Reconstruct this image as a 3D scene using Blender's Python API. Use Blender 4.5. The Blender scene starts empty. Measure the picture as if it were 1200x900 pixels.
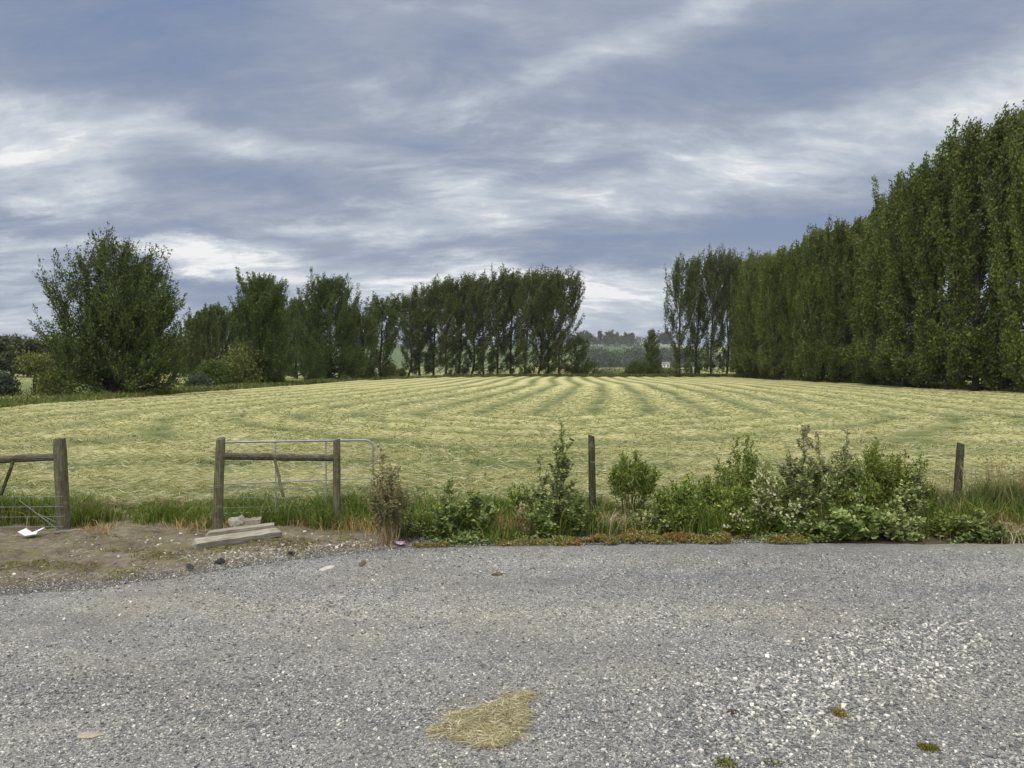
import bpy, math, random
import numpy as np
from mathutils import Vector

R = math.radians
SC = bpy.context.scene
COL = SC.collection

# ------------------------------------------------------------------ camera geometry
CAMZ, FPX, PITCH = 2.0, 890.0, math.atan(22 / 890)
CP, SP = math.cos(PITCH), math.sin(PITCH)

def ray(px, py):
    x, y = (px - 600) / FPX, (450 - py) / FPX
    return np.array([x, CP + y * SP, -SP + y * CP])

def G(px, py, z=0.0):
    """ground point seen at a photo pixel"""
    d = ray(px, py)
    t = (z - CAMZ) / d[2]
    return np.array([d[0] * t, d[1] * t, z])

def AT(px, py, Y):
    """point at depth Y along a photo pixel"""
    d = ray(px, py)
    t = Y / d[1]
    return np.array([d[0] * t, Y, CAMZ + d[2] * t])

# ------------------------------------------------------------------ noise
_lat = np.random.default_rng(7).random((256, 256))

def vnoise(x, y):
    x = np.asarray(x, float); y = np.asarray(y, float)
    xi = np.floor(x).astype(int); yi = np.floor(y).astype(int)
    fx = x - xi; fy = y - yi
    fx = fx * fx * (3 - 2 * fx); fy = fy * fy * (3 - 2 * fy)
    a = _lat[xi % 256, yi % 256]; b = _lat[(xi + 1) % 256, yi % 256]
    c = _lat[xi % 256, (yi + 1) % 256]; d = _lat[(xi + 1) % 256, (yi + 1) % 256]
    return (a * (1 - fx) + b * fx) * (1 - fy) + (c * (1 - fx) + d * fx) * fy

def fbm(x, y, o=4):
    s = 0; a = .5; n = 0
    for i in range(o):
        s = s + a * vnoise(x * 2 ** i + 17 * i, y * 2 ** i + 31 * i); n += a; a *= .5
    return s / n

def sstep(a, b, x):
    t = np.clip((x - a) / (b - a), 0, 1)
    return t * t * (3 - 2 * t)

# ------------------------------------------------------------------ mesh building
class MB:
    def __init__(self):
        self.v = []; self.f = []; self.mi = []; self.n = 0
    def add(self, V, F, mi=0):
        V = np.asarray(V, float).reshape(-1, 3)
        for A in (F if isinstance(F, list) else [F]):
            A = np.atleast_2d(np.asarray(A, np.int64))
            if A.size:
                self.f.append(A + self.n); self.mi.append((len(A), mi))
        self.v.append(V); self.n += len(V)
    def mesh(self, name, mats, smooth=False):
        me = bpy.data.meshes.new(name)
        V = np.concatenate(self.v)
        me.vertices.add(len(V)); me.vertices.foreach_set('co', V.astype(np.float32).ravel())
        loops = np.concatenate([a.ravel() for a in self.f])
        tot = np.concatenate([np.full(len(a), a.shape[1]) for a in self.f])
        st = np.concatenate([[0], np.cumsum(tot)[:-1]])
        me.loops.add(len(loops)); me.loops.foreach_set('vertex_index', loops.astype(np.int32))
        me.polygons.add(len(tot)); me.polygons.foreach_set('loop_start', st.astype(np.int32))
        if not isinstance(mats, (list, tuple)): mats = [mats]
        for m in mats: me.materials.append(m)
        mi = np.concatenate([np.full(n, i) for n, i in self.mi])
        me.polygons.foreach_set('material_index', mi.astype(np.int32))
        me.polygons.foreach_set('use_smooth', np.full(len(tot), smooth))
        me.update(calc_edges=True)
        return me
    def build(self, name, mats, parent=None, smooth=False, loc=None):
        o = bpy.data.objects.new(name, self.mesh(name, mats, smooth))
        COL.objects.link(o)
        if parent is not None: o.parent = parent
        if loc is not None: o.location = loc
        return o

def tag(o, label=None, cat=None, group=None, kind=None):
    if label: o['label'] = label
    if cat: o['category'] = cat
    if group: o['group'] = group
    if kind: o['kind'] = kind
    return o

def empty(name, loc, label, cat, group=None, rz=0, s=1.0):
    o = bpy.data.objects.new(name, None); COL.objects.link(o)
    o.location = [float(c) for c in loc]; o.rotation_euler = (0, 0, rz)
    o.scale = s if isinstance(s, (tuple, list)) else (s, s, s)
    o.empty_display_size = .3
    return tag(o, label, cat, group)

def norm(v):
    return v / np.maximum(np.linalg.norm(v, axis=-1, keepdims=True), 1e-9)

def tube(mb, P, r, sides=6, mi=0, cap=True):
    P = np.asarray(P, float); k = len(P)
    r = np.broadcast_to(np.asarray(r, float), (k,))
    T = np.gradient(P, axis=0); T = norm(T)
    ref = np.array([0., 0, 1]) if abs(T[:, 2]).mean() < .8 else np.array([1., 0, 0])
    A = norm(np.cross(T, ref)); B = np.cross(T, A)
    an = np.arange(sides) * 2 * math.pi / sides
    V = P[:, None, :] + r[:, None, None] * (np.cos(an)[None, :, None] * A[:, None, :] + np.sin(an)[None, :, None] * B[:, None, :])
    i = np.arange(k - 1)[:, None] * sides; j = np.arange(sides)[None, :]; j2 = (j + 1) % sides
    Q = np.stack([i + j, i + j2, i + sides + j2, i + sides + j], -1).reshape(-1, 4)
    F = [Q]
    if cap: F += [np.arange(sides)[None, ::-1], (np.arange(sides) + (k - 1) * sides)[None]]
    mb.add(V.reshape(-1, 3), F, mi)

def perp(D, rng):
    r = rng.normal(size=D.shape)
    return norm(np.cross(D, r))

def leaves4(mb, P, D, L, W, rng, mi=0, droop=.12):
    """rhombic leaves, one quad each"""
    n = len(P); D = norm(D); S = perp(D, rng); N = np.cross(D, S)
    L = np.broadcast_to(L, (n,))[:, None]; W = np.broadcast_to(W, (n,))[:, None]
    V = np.stack([P, P + D * L * .5 + S * W * .5 + N * L * droop, P + D * L, P + D * L * .5 - S * W * .5 + N * L * droop], 1)
    mb.add(V.reshape(-1, 3), np.arange(4 * n).reshape(n, 4), mi)

def leaves6(mb, P, D, L, W, rng, mi=0, fold=.15, S=None):
    """rounder leaves folded along the midrib"""
    n = len(P); D = norm(D)
    if S is None: S = perp(D, rng)
    N = np.cross(D, S)
    L = np.broadcast_to(L, (n,))[:, None]; W = np.broadcast_to(W, (n,))[:, None]
    f = N * W * fold
    V = np.stack([P, P + D * L * .25 + S * W * .45 + f, P + D * L * .65 + S * W * .42 + f, P + D * L - N * L * .1,
                  P + D * L * .65 - S * W * .42 + f, P + D * L * .25 - S * W * .45 + f], 1)
    b = np.arange(n)[:, None] * 6
    mb.add(V.reshape(-1, 3), np.concatenate([b + [0, 1, 2, 3], b + [0, 3, 4, 5]]), mi)

def blades(mb, P, H, W, lean, rng, mi=0):
    """curved grass blades: 5 points each"""
    n = len(P); az = rng.random(n) * 2 * math.pi
    D = np.stack([np.cos(az), np.sin(az), 0 * az], -1)
    az2 = rng.random(n) * 2 * math.pi
    S = np.stack([np.cos(az2), np.sin(az2), 0 * az2], -1)
    H = np.broadcast_to(H, (n,))[:, None]; W = np.broadcast_to(W, (n,))[:, None]
    ln = np.broadcast_to(lean, (n,))[:, None] * (.4 + rng.random((n, 1)))
    Z = np.array([0, 0, 1.])
    m = P + D * H * ln * .3 + Z * H * .55
    t = P + D * H * ln + Z * H * (1 - .35 * ln)
    V = np.stack([P - S * W * .5, P + S * W * .5, m + S * W * .42, m - S * W * .42, t], 1)
    b = np.arange(n)[:, None] * 5
    mb.add(V.reshape(-1, 3), [b + [0, 1, 2, 3], b + [3, 2, 4]], mi)

def grid(X, Y, Z):
    ny, nx = X.shape
    V = np.stack([X, Y, Z], -1).reshape(-1, 3)
    i = np.arange(ny - 1)[:, None] * nx; j = np.arange(nx - 1)[None]
    return V, np.stack([i + j, i + j + 1, i + nx + j + 1, i + nx + j], -1).reshape(-1, 4)

def attr(o, name, val):
    a = o.data.attributes.new(name, 'FLOAT', 'POINT')
    a.data.foreach_set('value', np.asarray(val, np.float32).ravel())

# ------------------------------------------------------------------ materials
class NT:
    def __init__(self, nt): self.nt = nt
    def n(self, t, **kw):
        nd = self.nt.nodes.new(t)
        for k, v in kw.items(): setattr(nd, k, v)
        return nd
    def l(self, a, b): self.nt.links.new(a, b)
    def put(self, sock, v):
        if hasattr(v, 'is_output') or isinstance(v, bpy.types.NodeSocket): self.l(v, sock)
        else: sock.default_value = v
    def math(self, op, a, b=None, c=None, clamp=False):
        nd = self.n('ShaderNodeMath', operation=op, use_clamp=clamp)
        self.put(nd.inputs[0], a)
        if b is not None: self.put(nd.inputs[1], b)
        if c is not None: self.put(nd.inputs[2], c)
        return nd.outputs[0]
    def mix(self, f, a, b, blend='MIX'):
        nd = self.n('ShaderNodeMix', data_type='RGBA', blend_type=blend)
        self.put(nd.inputs[0], f); self.put(nd.inputs[6], a if not isinstance(a, tuple) else a + (1,) * (4 - len(a)))
        self.put(nd.inputs[7], b if not isinstance(b, tuple) else b + (1,) * (4 - len(b)))
        return nd.outputs[2]
    def ramp(self, f, stops, interp='LINEAR'):
        nd = self.n('ShaderNodeValToRGB'); cr = nd.color_ramp; cr.interpolation = interp
        while len(cr.elements) < len(stops): cr.elements.new(.5)
        for e, (p, c) in zip(cr.elements, stops):
            e.position = p
            e.color = tuple(c) + (1,) if len(c) == 3 else c
        self.put(nd.inputs[0], f)
        return nd.outputs[0]
    def noise(self, vec, scale, detail=4, rough=.55, dist=0):
        nd = self.n('ShaderNodeTexNoise')
        if vec is not None: self.l(vec, nd.inputs['Vector'])
        nd.inputs['Scale'].default_value = scale; nd.inputs['Detail'].default_value = detail
        nd.inputs['Roughness'].default_value = rough; nd.inputs['Distortion'].default_value = dist
        return nd.outputs['Fac']
    def mapping(self, vec, scale=(1, 1, 1), rot=(0, 0, 0), loc=(0, 0, 0)):
        nd = self.n('ShaderNodeMapping'); self.l(vec, nd.inputs[0])
        nd.inputs['Scale'].default_value = scale; nd.inputs['Rotation'].default_value = rot; nd.inputs['Location'].default_value = loc
        return nd.outputs[0]
    def smooth(self, a, b, x):
        nd = self.n('ShaderNodeMapRange', interpolation_type='SMOOTHSTEP')
        self.put(nd.inputs[0], x); nd.inputs[1].default_value = a; nd.inputs[2].default_value = b
        return nd.outputs[0]

def material(name):
    m = bpy.data.materials.new(name); m.use_nodes = True
    t = NT(m.node_tree); m.node_tree.nodes.clear()
    out = t.n('ShaderNodeOutputMaterial')
    bs = t.n('ShaderNodeBsdfPrincipled'); t.l(bs.outputs[0], out.inputs[0])
    bs.inputs['Roughness'].default_value = .8; bs.inputs['Specular IOR Level'].default_value = .25
    return m, t, bs, out

def leaf_mat(name, stops, transl=.25, rough=.55, spec=.3, obvar=.25):
    m, t, bs, out = material(name)
    geo = t.n('ShaderNodeNewGeometry')
    c = t.ramp(geo.outputs['Random Per Island'], stops)
    tc = t.n('ShaderNodeTexCoord')
    oi = t.n('ShaderNodeObjectInfo')
    v = t.math('MULTIPLY_ADD', oi.outputs['Random'], obvar, 1 - obvar * .5)
    nz = t.noise(tc.outputs['Object'], .9, 2)
    v = t.math('MULTIPLY', v, t.math('MULTIPLY_ADD', nz, .5, .75))
    c = t.mix(1.0, c, v, 'MULTIPLY')
    t.l(c, bs.inputs['Base Color'])
    bs.inputs['Roughness'].default_value = rough; bs.inputs['Specular IOR Level'].default_value = spec
    tr = t.n('ShaderNodeBsdfTranslucent')
    t.l(t.mix(1.0, c, (1.0, 1.15, .55), 'MULTIPLY'), tr.inputs[0])
    mx = t.n('ShaderNodeMixShader'); mx.inputs[0].default_value = transl
    t.l(bs.outputs[0], mx.inputs[1]); t.l(tr.outputs[0], mx.inputs[2]); t.l(mx.outputs[0], out.inputs[0])
    return m

def bark_mat(name, c1, c2, sc=6):
    m, t, bs, out = material(name)
    tc = t.n('ShaderNodeTexCoord')
    v = t.mapping(tc.outputs['Object'], (1, 1, .25))
    nz = t.noise(v, sc, 5, .65)
    t.l(t.ramp(nz, [(.3, c1), (.7, c2)]), bs.inputs['Base Color'])
    b = t.n('ShaderNodeBump'); b.inputs['Strength'].default_value = .6; b.inputs['Distance'].default_value = .03
    t.l(nz, b.inputs['Height']); t.l(b.outputs[0], bs.inputs['Normal'])
    return m

def wood_mat(name, c1, c2, c3, axis='Z', lichen=.3):
    """weathered timber: long grain, splits and a grey-green bloom"""
    m, t, bs, out = material(name)
    tc = t.n('ShaderNodeTexCoord')
    sc = (1, 1, .06) if axis == 'Z' else (.06, 1, 1)
    g = t.noise(t.mapping(tc.outputs['Object'], sc), 60, 5, .7, .3)
    big = t.noise(tc.outputs['Object'], 5, 4, .6)
    c = t.ramp(g, [(.3, c1), (.55, c2), (.75, c3)])
    li = t.ramp(t.noise(tc.outputs['Object'], 16, 4, .7), [(.5, (0, 0, 0)), (.66, (1, 1, 1))])
    c = t.mix(t.math('MULTIPLY', li, lichen), c, (.20, .21, .12))
    c = t.mix(1.0, c, t.ramp(big, [(.3, (.7, .7, .7)), (.7, (1.15, 1.15, 1.15))]), 'MULTIPLY')
    t.l(c, bs.inputs['Base Color'])
    b = t.n('ShaderNodeBump'); b.inputs['Strength'].default_value = .7; b.inputs['Distance'].default_value = .012
    t.l(g, b.inputs['Height']); t.l(b.outputs[0], bs.inputs['Normal'])
    bs.inputs['Roughness'].default_value = .9
    return m

M = {}
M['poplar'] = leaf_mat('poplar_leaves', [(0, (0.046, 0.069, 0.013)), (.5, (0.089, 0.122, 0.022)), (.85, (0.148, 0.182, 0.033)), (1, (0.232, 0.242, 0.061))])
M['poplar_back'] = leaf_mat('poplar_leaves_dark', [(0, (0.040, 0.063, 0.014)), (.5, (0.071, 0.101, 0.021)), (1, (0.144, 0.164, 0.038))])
M['broad'] = leaf_mat('broad_leaves', [(0, (0.041, 0.065, 0.014)), (.5, (0.070, 0.109, 0.021)), (.85, (0.113, 0.154, 0.031)), (1, (0.181, 0.218, 0.059))])
M['olive'] = leaf_mat('olive_leaves', [(0, (0.072, 0.094, 0.022)), (.5, (0.156, 0.181, 0.046)), (1, (0.264, 0.275, 0.088))])
M['bluegreen'] = leaf_mat('blue_green_leaves', [(0, (.035, .055, .04)), (.5, (.06, .085, .06)), (1, (.11, .14, .10))])
M['farwood'] = leaf_mat('far_leaves', [(0, (0.034, 0.045, 0.020)), (.5, (0.062, 0.073, 0.030)), (1, (0.116, 0.119, 0.050))])
M['willow'] = leaf_mat('willow_leaves', [(0, (0.048, 0.068, 0.044)), (.5, (0.073, 0.095, 0.062)), (1, (0.111, 0.136, 0.098))])
M['mallow'] = leaf_mat('mallow_leaves', [(0, (0.087, 0.129, 0.033)), (.5, (0.158, 0.220, 0.061)), (.85, (0.270, 0.334, 0.120)), (1, (0.475, 0.486, 0.196))], .3)
M['mallow_grey'] = leaf_mat('mallow_grey_leaves', [(0, (0.111, 0.137, 0.047)), (.5, (0.222, 0.267, 0.100)), (1, (0.475, 0.500, 0.229))], .25)
M['mallow_dry'] = leaf_mat('mallow_dry_leaves', [(0, (0.137, 0.114, 0.054)), (.4, (0.217, 0.202, 0.090)), (.7, (0.182, 0.228, 0.090)), (1, (0.388, 0.403, 0.204))], .2)
M['shrub'] = leaf_mat('shrub_leaves', [(0, (0.059, 0.089, 0.018)), (.5, (0.126, 0.179, 0.032)), (.9, (0.252, 0.310, 0.068)), (1, (0.464, 0.455, 0.136))], .3)
M['shrub_yellow'] = leaf_mat('shrub_yellow_leaves', [(0, (0.072, 0.102, 0.014)), (.5, (0.156, 0.204, 0.036)), (1, (0.336, 0.360, 0.084))], .3)
M['grass'] = leaf_mat('grass_blades', [(0, (0.040, 0.080, 0.012)), (.5, (0.098, 0.159, 0.025)), (.85, (0.196, 0.233, 0.060)), (1, (0.391, 0.339, 0.140))], .35, .6, .2, 0)
M['grass_tall'] = leaf_mat('tall_grass_blades', [(0, (.05, .075, .02)), (.5, (.105, .135, .04)), (.85, (.20, .21, .085)), (1, (.36, .31, .17))], .3, .6, .2, 0)
M['grass_edge'] = leaf_mat('edge_grass_blades', [(0, (0.050, 0.077, 0.016)), (.5, (0.100, 0.135, 0.032)), (.9, (0.190, 0.199, 0.069)), (1, (0.320, 0.271, 0.129))], .3, .6, .2, 0)
M['drygrass'] = leaf_mat('dry_grass_blades', [(0, (.20, .12, .05)), (.5, (.36, .24, .11)), (1, (.56, .43, .24))], .2, .7, .2, 0)
M['straw'] = leaf_mat('straw_stalks', [(0, (0.183, 0.157, 0.085)), (.5, (0.401, 0.353, 0.206)), (.85, (0.571, 0.522, 0.356)), (1, (0.801, 0.783, 0.675))], .15, .6, .3, 0)
M['hay'] = leaf_mat('hay_stalks', [(0, (0.101, 0.152, 0.049)), (.3, (0.251, 0.274, 0.114)), (.65, (0.423, 0.406, 0.228)), (1, (0.624, 0.580, 0.440))], .25, .6, .25, 0)
M['sedum'] = leaf_mat('sedum_leaves', [(0, (0.102, 0.099, 0.018)), (.35, (0.221, 0.198, 0.036)), (.6, (0.306, 0.153, 0.032)), (.85, (0.357, 0.108, 0.036)), (1, (0.425, 0.378, 0.198))], .2, .5, .3, 0)
def sedum_mat():
    m = leaf_mat('stonecrop_leaves', [(0, (.08, .09, .02)), (.5, (.21, .20, .05)), (.85, (.34, .29, .09)), (1, (.50, .42, .24))], .2, .5, .3, 0)
    t = NT(m.node_tree); geo = next(n for n in m.node_tree.nodes if n.type == 'NEW_GEOMETRY')
    g = next(n for n in m.node_tree.nodes if n.type == 'VALTORGB').outputs[0]; mul = [l.to_socket for l in g.links]
    o = t.ramp(geo.outputs['Random Per Island'], [(0, (.13, .07, .02)), (.5, (.27, .13, .035)), (.85, (.34, .16, .05)), (1, (.46, .36, .2))])
    c = t.mix(t.ramp(t.noise(geo.outputs['Position'], 3.2, 4, .6), [(.52, (0, 0, 0)), (.68, (1, 1, 1))]), g, o)
    for k in mul: t.l(c, k)
    return m
M['sedum'] = sedum_mat()
M['moss'] = leaf_mat('moss_leaves', [(0, (0.064, 0.068, 0.012)), (.6, (0.144, 0.143, 0.032)), (1, (0.240, 0.217, 0.064))], .2, .7, .2, 0)
M['flower_pale'] = leaf_mat('pale_petals', [(0, (.6, .55, .35)), (1, (.85, .83, .7))], .3)
M['flower_white'] = leaf_mat('white_petals', [(0, (.75, .75, .7)), (1, (.9, .9, .86))], .3)
M['flower_purple'] = leaf_mat('purple_petals', [(0, (.20, .13, .18)), (1, (.40, .30, .36))], .3)
M['seed'] = leaf_mat('seed_heads', [(0, (.16, .11, .06)), (1, (.42, .36, .24))], .2)
M['bark'] = bark_mat('bark', (.025, .021, .016), (.075, .064, .05))
M['stem_green'] = bark_mat('green_stem', (.07, .085, .03), (.17, .17, .07), 30)
M['stem_dry'] = bark_mat('dry_stem', (.16, .11, .06), (.38, .29, .17), 30)
M['stem_pale'] = bark_mat('pale_stem', (.30, .26, .18), (.52, .47, .36), 30)
M['post'] = wood_mat('weathered_post', (.035, .032, .022), (.12, .11, .075), (.23, .215, .16), 'Z', .55)
M['post_dark'] = wood_mat('dark_post', (.02, .02, .014), (.055, .055, .035), (.10, .10, .065), 'Z', .5)
M['rail'] = wood_mat('weathered_rail', (.025, .022, .017), (.09, .083, .065), (.22, .205, .17), 'X')
M['plank'] = wood_mat('silvered_plank', (.14, .125, .10), (.32, .30, .25), (.47, .45, .39), 'X', .15)

def simple(name, col, rough=.6, metal=0, var=.25, sc=12):
    m, t, bs, out = material(name)
    tc = t.n('ShaderNodeTexCoord')
    nz = t.noise(tc.outputs['Object'], sc, 5, .65)
    lo = tuple(c * (1 - var) for c in col); hi = tuple(min(1, c * (1 + var)) for c in col)
    t.l(t.ramp(nz, [(.3, lo), (.7, hi)]), bs.inputs['Base Color'])
    bs.inputs['Roughness'].default_value = rough; bs.inputs['Metallic'].default_value = metal
    return m
M['galv'] = simple('galvanised_steel', (.26, .27, .28), .5, .3, .3, 20)
M['wire'] = simple('fence_wire', (.28, .28, .27), .5, .5, .2)
M['white_plastic'] = simple('white_plastic', (.72, .74, .76), .45, 0, .15, 9)
M['concrete'] = simple('concrete', (.27, .255, .22), .9, 0, .5, 25)
M['black_scrap'] = simple('black_scrap', (.03, .028, .026), .6, 0, .4)
M['pink_scrap'] = simple('pink_scrap', (.36, .27, .32), .7, 0, .3)
M['brown_leaf'] = simple('brown_leaf', (.10, .075, .05), .8, 0, .4)
M['pale_stone'] = simple('pale_stone', (.42, .40, .35), .85, 0, .2, 30)
M['tan_stone'] = simple('tan_stone', (.30, .27, .21), .9, 0, .2, 30)
M['house_wall'] = simple('pale_wall', (.72, .72, .68), .8, 0, .05, 2)
M['house_roof'] = simple('grey_roof', (.16, .16, .17), .7, 0, .1, 2)

def stone_mat(name, stops):
    m, t, bs, out = material(name)
    geo = t.n('ShaderNodeNewGeometry'); tc = t.n('ShaderNodeTexCoord')
    c = t.ramp(geo.outputs['Random Per Island'], stops)
    c = t.mix(1.0, c, t.ramp(t.noise(tc.outputs['Object'], 90, 3), [(.3, (.8, .8, .8)), (.7, (1.15, 1.15, 1.15))]), 'MULTIPLY')
    t.l(c, bs.inputs['Base Color']); bs.inputs['Roughness'].default_value = .85
    return m
M['stone'] = stone_mat('gravel_stones', [(0, (.085, .09, .096)), (.4, (.168, .174, .18)), (.72, (.27, .27, .26)), (.9, (.39, .38, .355)), (1, (.65, .64, .59))])
M['stone_pale'] = stone_mat('pale_gravel_stones', [(0, (.115, .12, .126)), (.4, (.205, .21, .21)), (.74, (.345, .34, .32)), (1, (.64, .62, .57))])
M['chip'] = stone_mat('shell_chips', [(0, (.12, .11, .09)), (.45, (.30, .28, .24)), (.8, (.46, .44, .40)), (1, (.7, .69, .64))])

def gravel_mat():
    m, t, bs, out = material('gravel')
    geo = t.n('ShaderNodeNewGeometry'); P = geo.outputs['Position']
    wob = t.n('ShaderNodeTexVoronoi'); t.l(P, wob.inputs['Vector']); wob.inputs['Scale'].default_value = 88
    vo2 = t.n('ShaderNodeTexVoronoi'); t.l(P, vo2.inputs['Vector']); vo2.inputs['Scale'].default_value = 170
    sep = t.n('ShaderNodeSeparateColor'); t.l(wob.outputs['Color'], sep.inputs[0])
    sep2 = t.n('ShaderNodeSeparateColor'); t.l(vo2.outputs['Color'], sep2.inputs[0])
    st = [(0, (.085, .09, .095)), (.3, (.160, .166, .172)), (.68, (.240, .240, .236)), (.88, (.33, .325, .31)), (1, (.68, .66, .61))]
    a = t.ramp(sep.outputs[0], st); b = t.ramp(sep2.outputs[0], st)
    c = t.mix(t.math('GREATER_THAN', sep.outputs[1], .55), a, b)
    # fines: dust, wheel tracks and damp blue-grey areas
    big = t.noise(P, .55, 5, .6, .4)
    dust = t.ramp(big, [(.42, (0, 0, 0)), (.66, (1, 1, 1))])
    c = t.mix(t.math('MULTIPLY', dust, .52), c, (.205, .19, .16))
    trk = t.noise(t.mapping(P, (.14, .85, 1), (0, 0, R(-9))), 1.1, 4, .55)
    c = t.mix(1.0, c, t.ramp(trk, [(.32, (.78, .80, .84)), (.5, (1, 1, 1)), (.68, (1.28, 1.25, 1.18))]), 'MULTIPLY')
    med = t.noise(P, 3.5, 4, .65)
    c = t.mix(1.0, c, t.ramp(med, [(.3, (.84, .85, .87)), (.7, (1.14, 1.13, 1.1))]), 'MULTIPLY')
    t.l(c, bs.inputs['Base Color']); bs.inputs['Roughness'].default_value = .88
    h = t.math('ADD', t.math('MULTIPLY', wob.outputs['Distance'], -1.0), t.math('MULTIPLY', vo2.outputs['Distance'], -.5))
    bp = t.n('ShaderNodeBump'); bp.inputs['Strength'].default_value = .8; bp.inputs['Distance'].default_value = .011
    t.l(h, bp.inputs['Height']); t.l(bp.outputs[0], bs.inputs['Normal'])
    return m

def verge_mat():
    m, t, bs, out = material('dirt')
    geo = t.n('ShaderNodeNewGeometry'); P = geo.outputs['Position']
    n1 = t.noise(P, 2.2, 6, .65, .3); n2 = t.noise(P, 14, 5, .7)
    c = t.ramp(n1, [(.3, (.078, .061, .042)), (.5, (.145, .121, .088)), (.7, (.22, .195, .155))])
    c = t.mix(1.0, c, t.ramp(n2, [(.3, (.5, .5, .5)), (.55, (1, 1, 1)), (.75, (1.3, 1.3, 1.28))]), 'MULTIPLY')
    mo = t.ramp(t.noise(P, 3.3, 5, .7), [(.52, (0, 0, 0)), (.63, (1, 1, 1))])
    c = t.mix(t.math('MULTIPLY', mo, .7), c, (.13, .125, .045))
    at_ = t.n('ShaderNodeAttribute', attribute_name='soil')
    c = t.mix(at_.outputs['Fac'], c, (.05, .042, .026))
    t.l(c, bs.inputs['Base Color']); bs.inputs['Roughness'].default_value = .95
    bp = t.n('ShaderNodeBump'); bp.inputs['Strength'].default_value = .8; bp.inputs['Distance'].default_value = .03
    t.l(n2, bp.inputs['Height']); t.l(bp.outputs[0], bs.inputs['Normal'])
    return m

def field_mat():
    m, t, bs, out = material('mown_hay')
    geo = t.n('ShaderNodeNewGeometry'); P = geo.outputs['Position']
    at_ = t.n('ShaderNodeAttribute', attribute_name='hay')
    n1 = t.noise(t.mapping(P, (1, 1.5, 1)), 3.2, 6, .7, .5)
    n2 = t.noise(P, 22, 5, .75)
    n3 = t.noise(P, .12, 3, .5)
    f = t.math('ADD', at_.outputs['Fac'], t.math('MULTIPLY', t.math('SUBTRACT', n1, .5), .55))
    f = t.math('ADD', f, t.math('MULTIPLY', t.math('SUBTRACT', n2, .5), 1.0))
    f = t.math('ADD', f, t.math('MULTIPLY', t.math('SUBTRACT', n3, .5), .35))
    c = t.ramp(f, [(.04, (.065, .08, .028)), (.25, (.125, .150, .054)), (.5, (.255, .262, .108)), (.75, (.38, .363, .166)), (1, (.48, .46, .24))])  # darkest stop: dark stubble plus small shadow flecks put into the colour
    t.l(c, bs.inputs['Base Color']); bs.inputs['Roughness'].default_value = .9
    bp = t.n('ShaderNodeBump'); bp.inputs['Strength'].default_value = 1; bp.inputs['Distance'].default_value = .06
    t.l(t.math('ADD', n1, t.math('MULTIPLY', n2, .6)), bp.inputs['Height']); t.l(bp.outputs[0], bs.inputs['Normal'])
    return m

def pasture_mat(name, hill=False):
    m, t, bs, out = material(name)
    geo = t.n('ShaderNodeNewGeometry'); P = geo.outputs['Position']
    n1 = t.noise(P, .02 if not hill else .004, 4, .6); n2 = t.noise(P, .6, 5, .7)
    c = t.ramp(n1, [(.3, (.075, .105, .028)), (.45, (.13, .155, .045)), (.58, (.27, .255, .11))])
    if hill:
        vo = t.n('ShaderNodeTexVoronoi'); t.l(t.mapping(P, (1, .45, 0)), vo.inputs['Vector']); vo.inputs['Scale'].default_value = .009
        s = t.n('ShaderNodeSeparateColor'); t.l(vo.outputs['Color'], s.inputs[0])
        c = t.ramp(s.outputs[0], [(.1, (.07, .10, .04)), (.5, (.10, .14, .05)), (.75, (.15, .18, .06)), (1, (.24, .24, .11))])
    c = t.mix(1.0, c, t.ramp(n2, [(.3, (.75, .78, .7)), (.7, (1.2, 1.18, 1.1))]), 'MULTIPLY')
    t.l(c, bs.inputs['Base Color']); bs.inputs['Roughness'].default_value = .95
    return m

# ------------------------------------------------------------------ setting: ground sheets
mb = MB()
gx = np.array([-2600, -900, -300, -120, -60, 60, 120, 300, 900, 2600.]); gy = np.array([-400, -60, 5, 60, 150, 300, 520, 1000, 2600.])
X, Y = np.meshgrid(gx, gy); V, F = grid(X, Y, 0 * X - .06)
mb.add(V, F); tag(mb.build('ground', pasture_mat('pasture')), kind='structure')

EDGE_PX = [(-400, 735), (-150, 712), (0, 697), (100, 690), (200, 676), (330, 656), (430, 646), (480, 641), (650, 637), (900, 636), (1200, 637), (1600, 637)]
_e = np.array([G(*p)[:2] for p in EDGE_PX])
def edge_y(x):
    return np.interp(x, _e[:, 0], _e[:, 1]) + .10 * (fbm(x * 1.3 + 9, x * 0 + 3.1) - .5) + .05 * (vnoise(x * 9, x * 0 + 1) - .5)

# gravel yard
mb = MB()
xs = np.concatenate([np.linspace(-60, -9, 18), np.linspace(-8.8, 8.8, 260), np.linspace(9, 60, 18)])
u = np.concatenate([np.linspace(0, .6, 20), np.linspace(.61, 1, 90)])
X, U = np.meshgrid(xs, u)
Y = -14 + U * (edge_y(X) + 14)
gz = .012 + .035 * (fbm(X * .5, Y * .5, 3) - .5) * sstep(1.0, .97, U) + .01 * (fbm(X * 3, Y * 3, 2) - .5) * sstep(1.0, .97, U)
gz = gz - .02 * sstep(.985, 1, U)
def gravel_z(x, y):
    return .012 + .035 * (fbm(x * .5, y * .5, 3) - .5) + .01 * (fbm(x * 3, y * 3, 2) - .5)
V, F = grid(X, Y, gz); mb.add(V, F)
tag(mb.build('gravel_yard', gravel_mat(), smooth=True), kind='structure')

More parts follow.
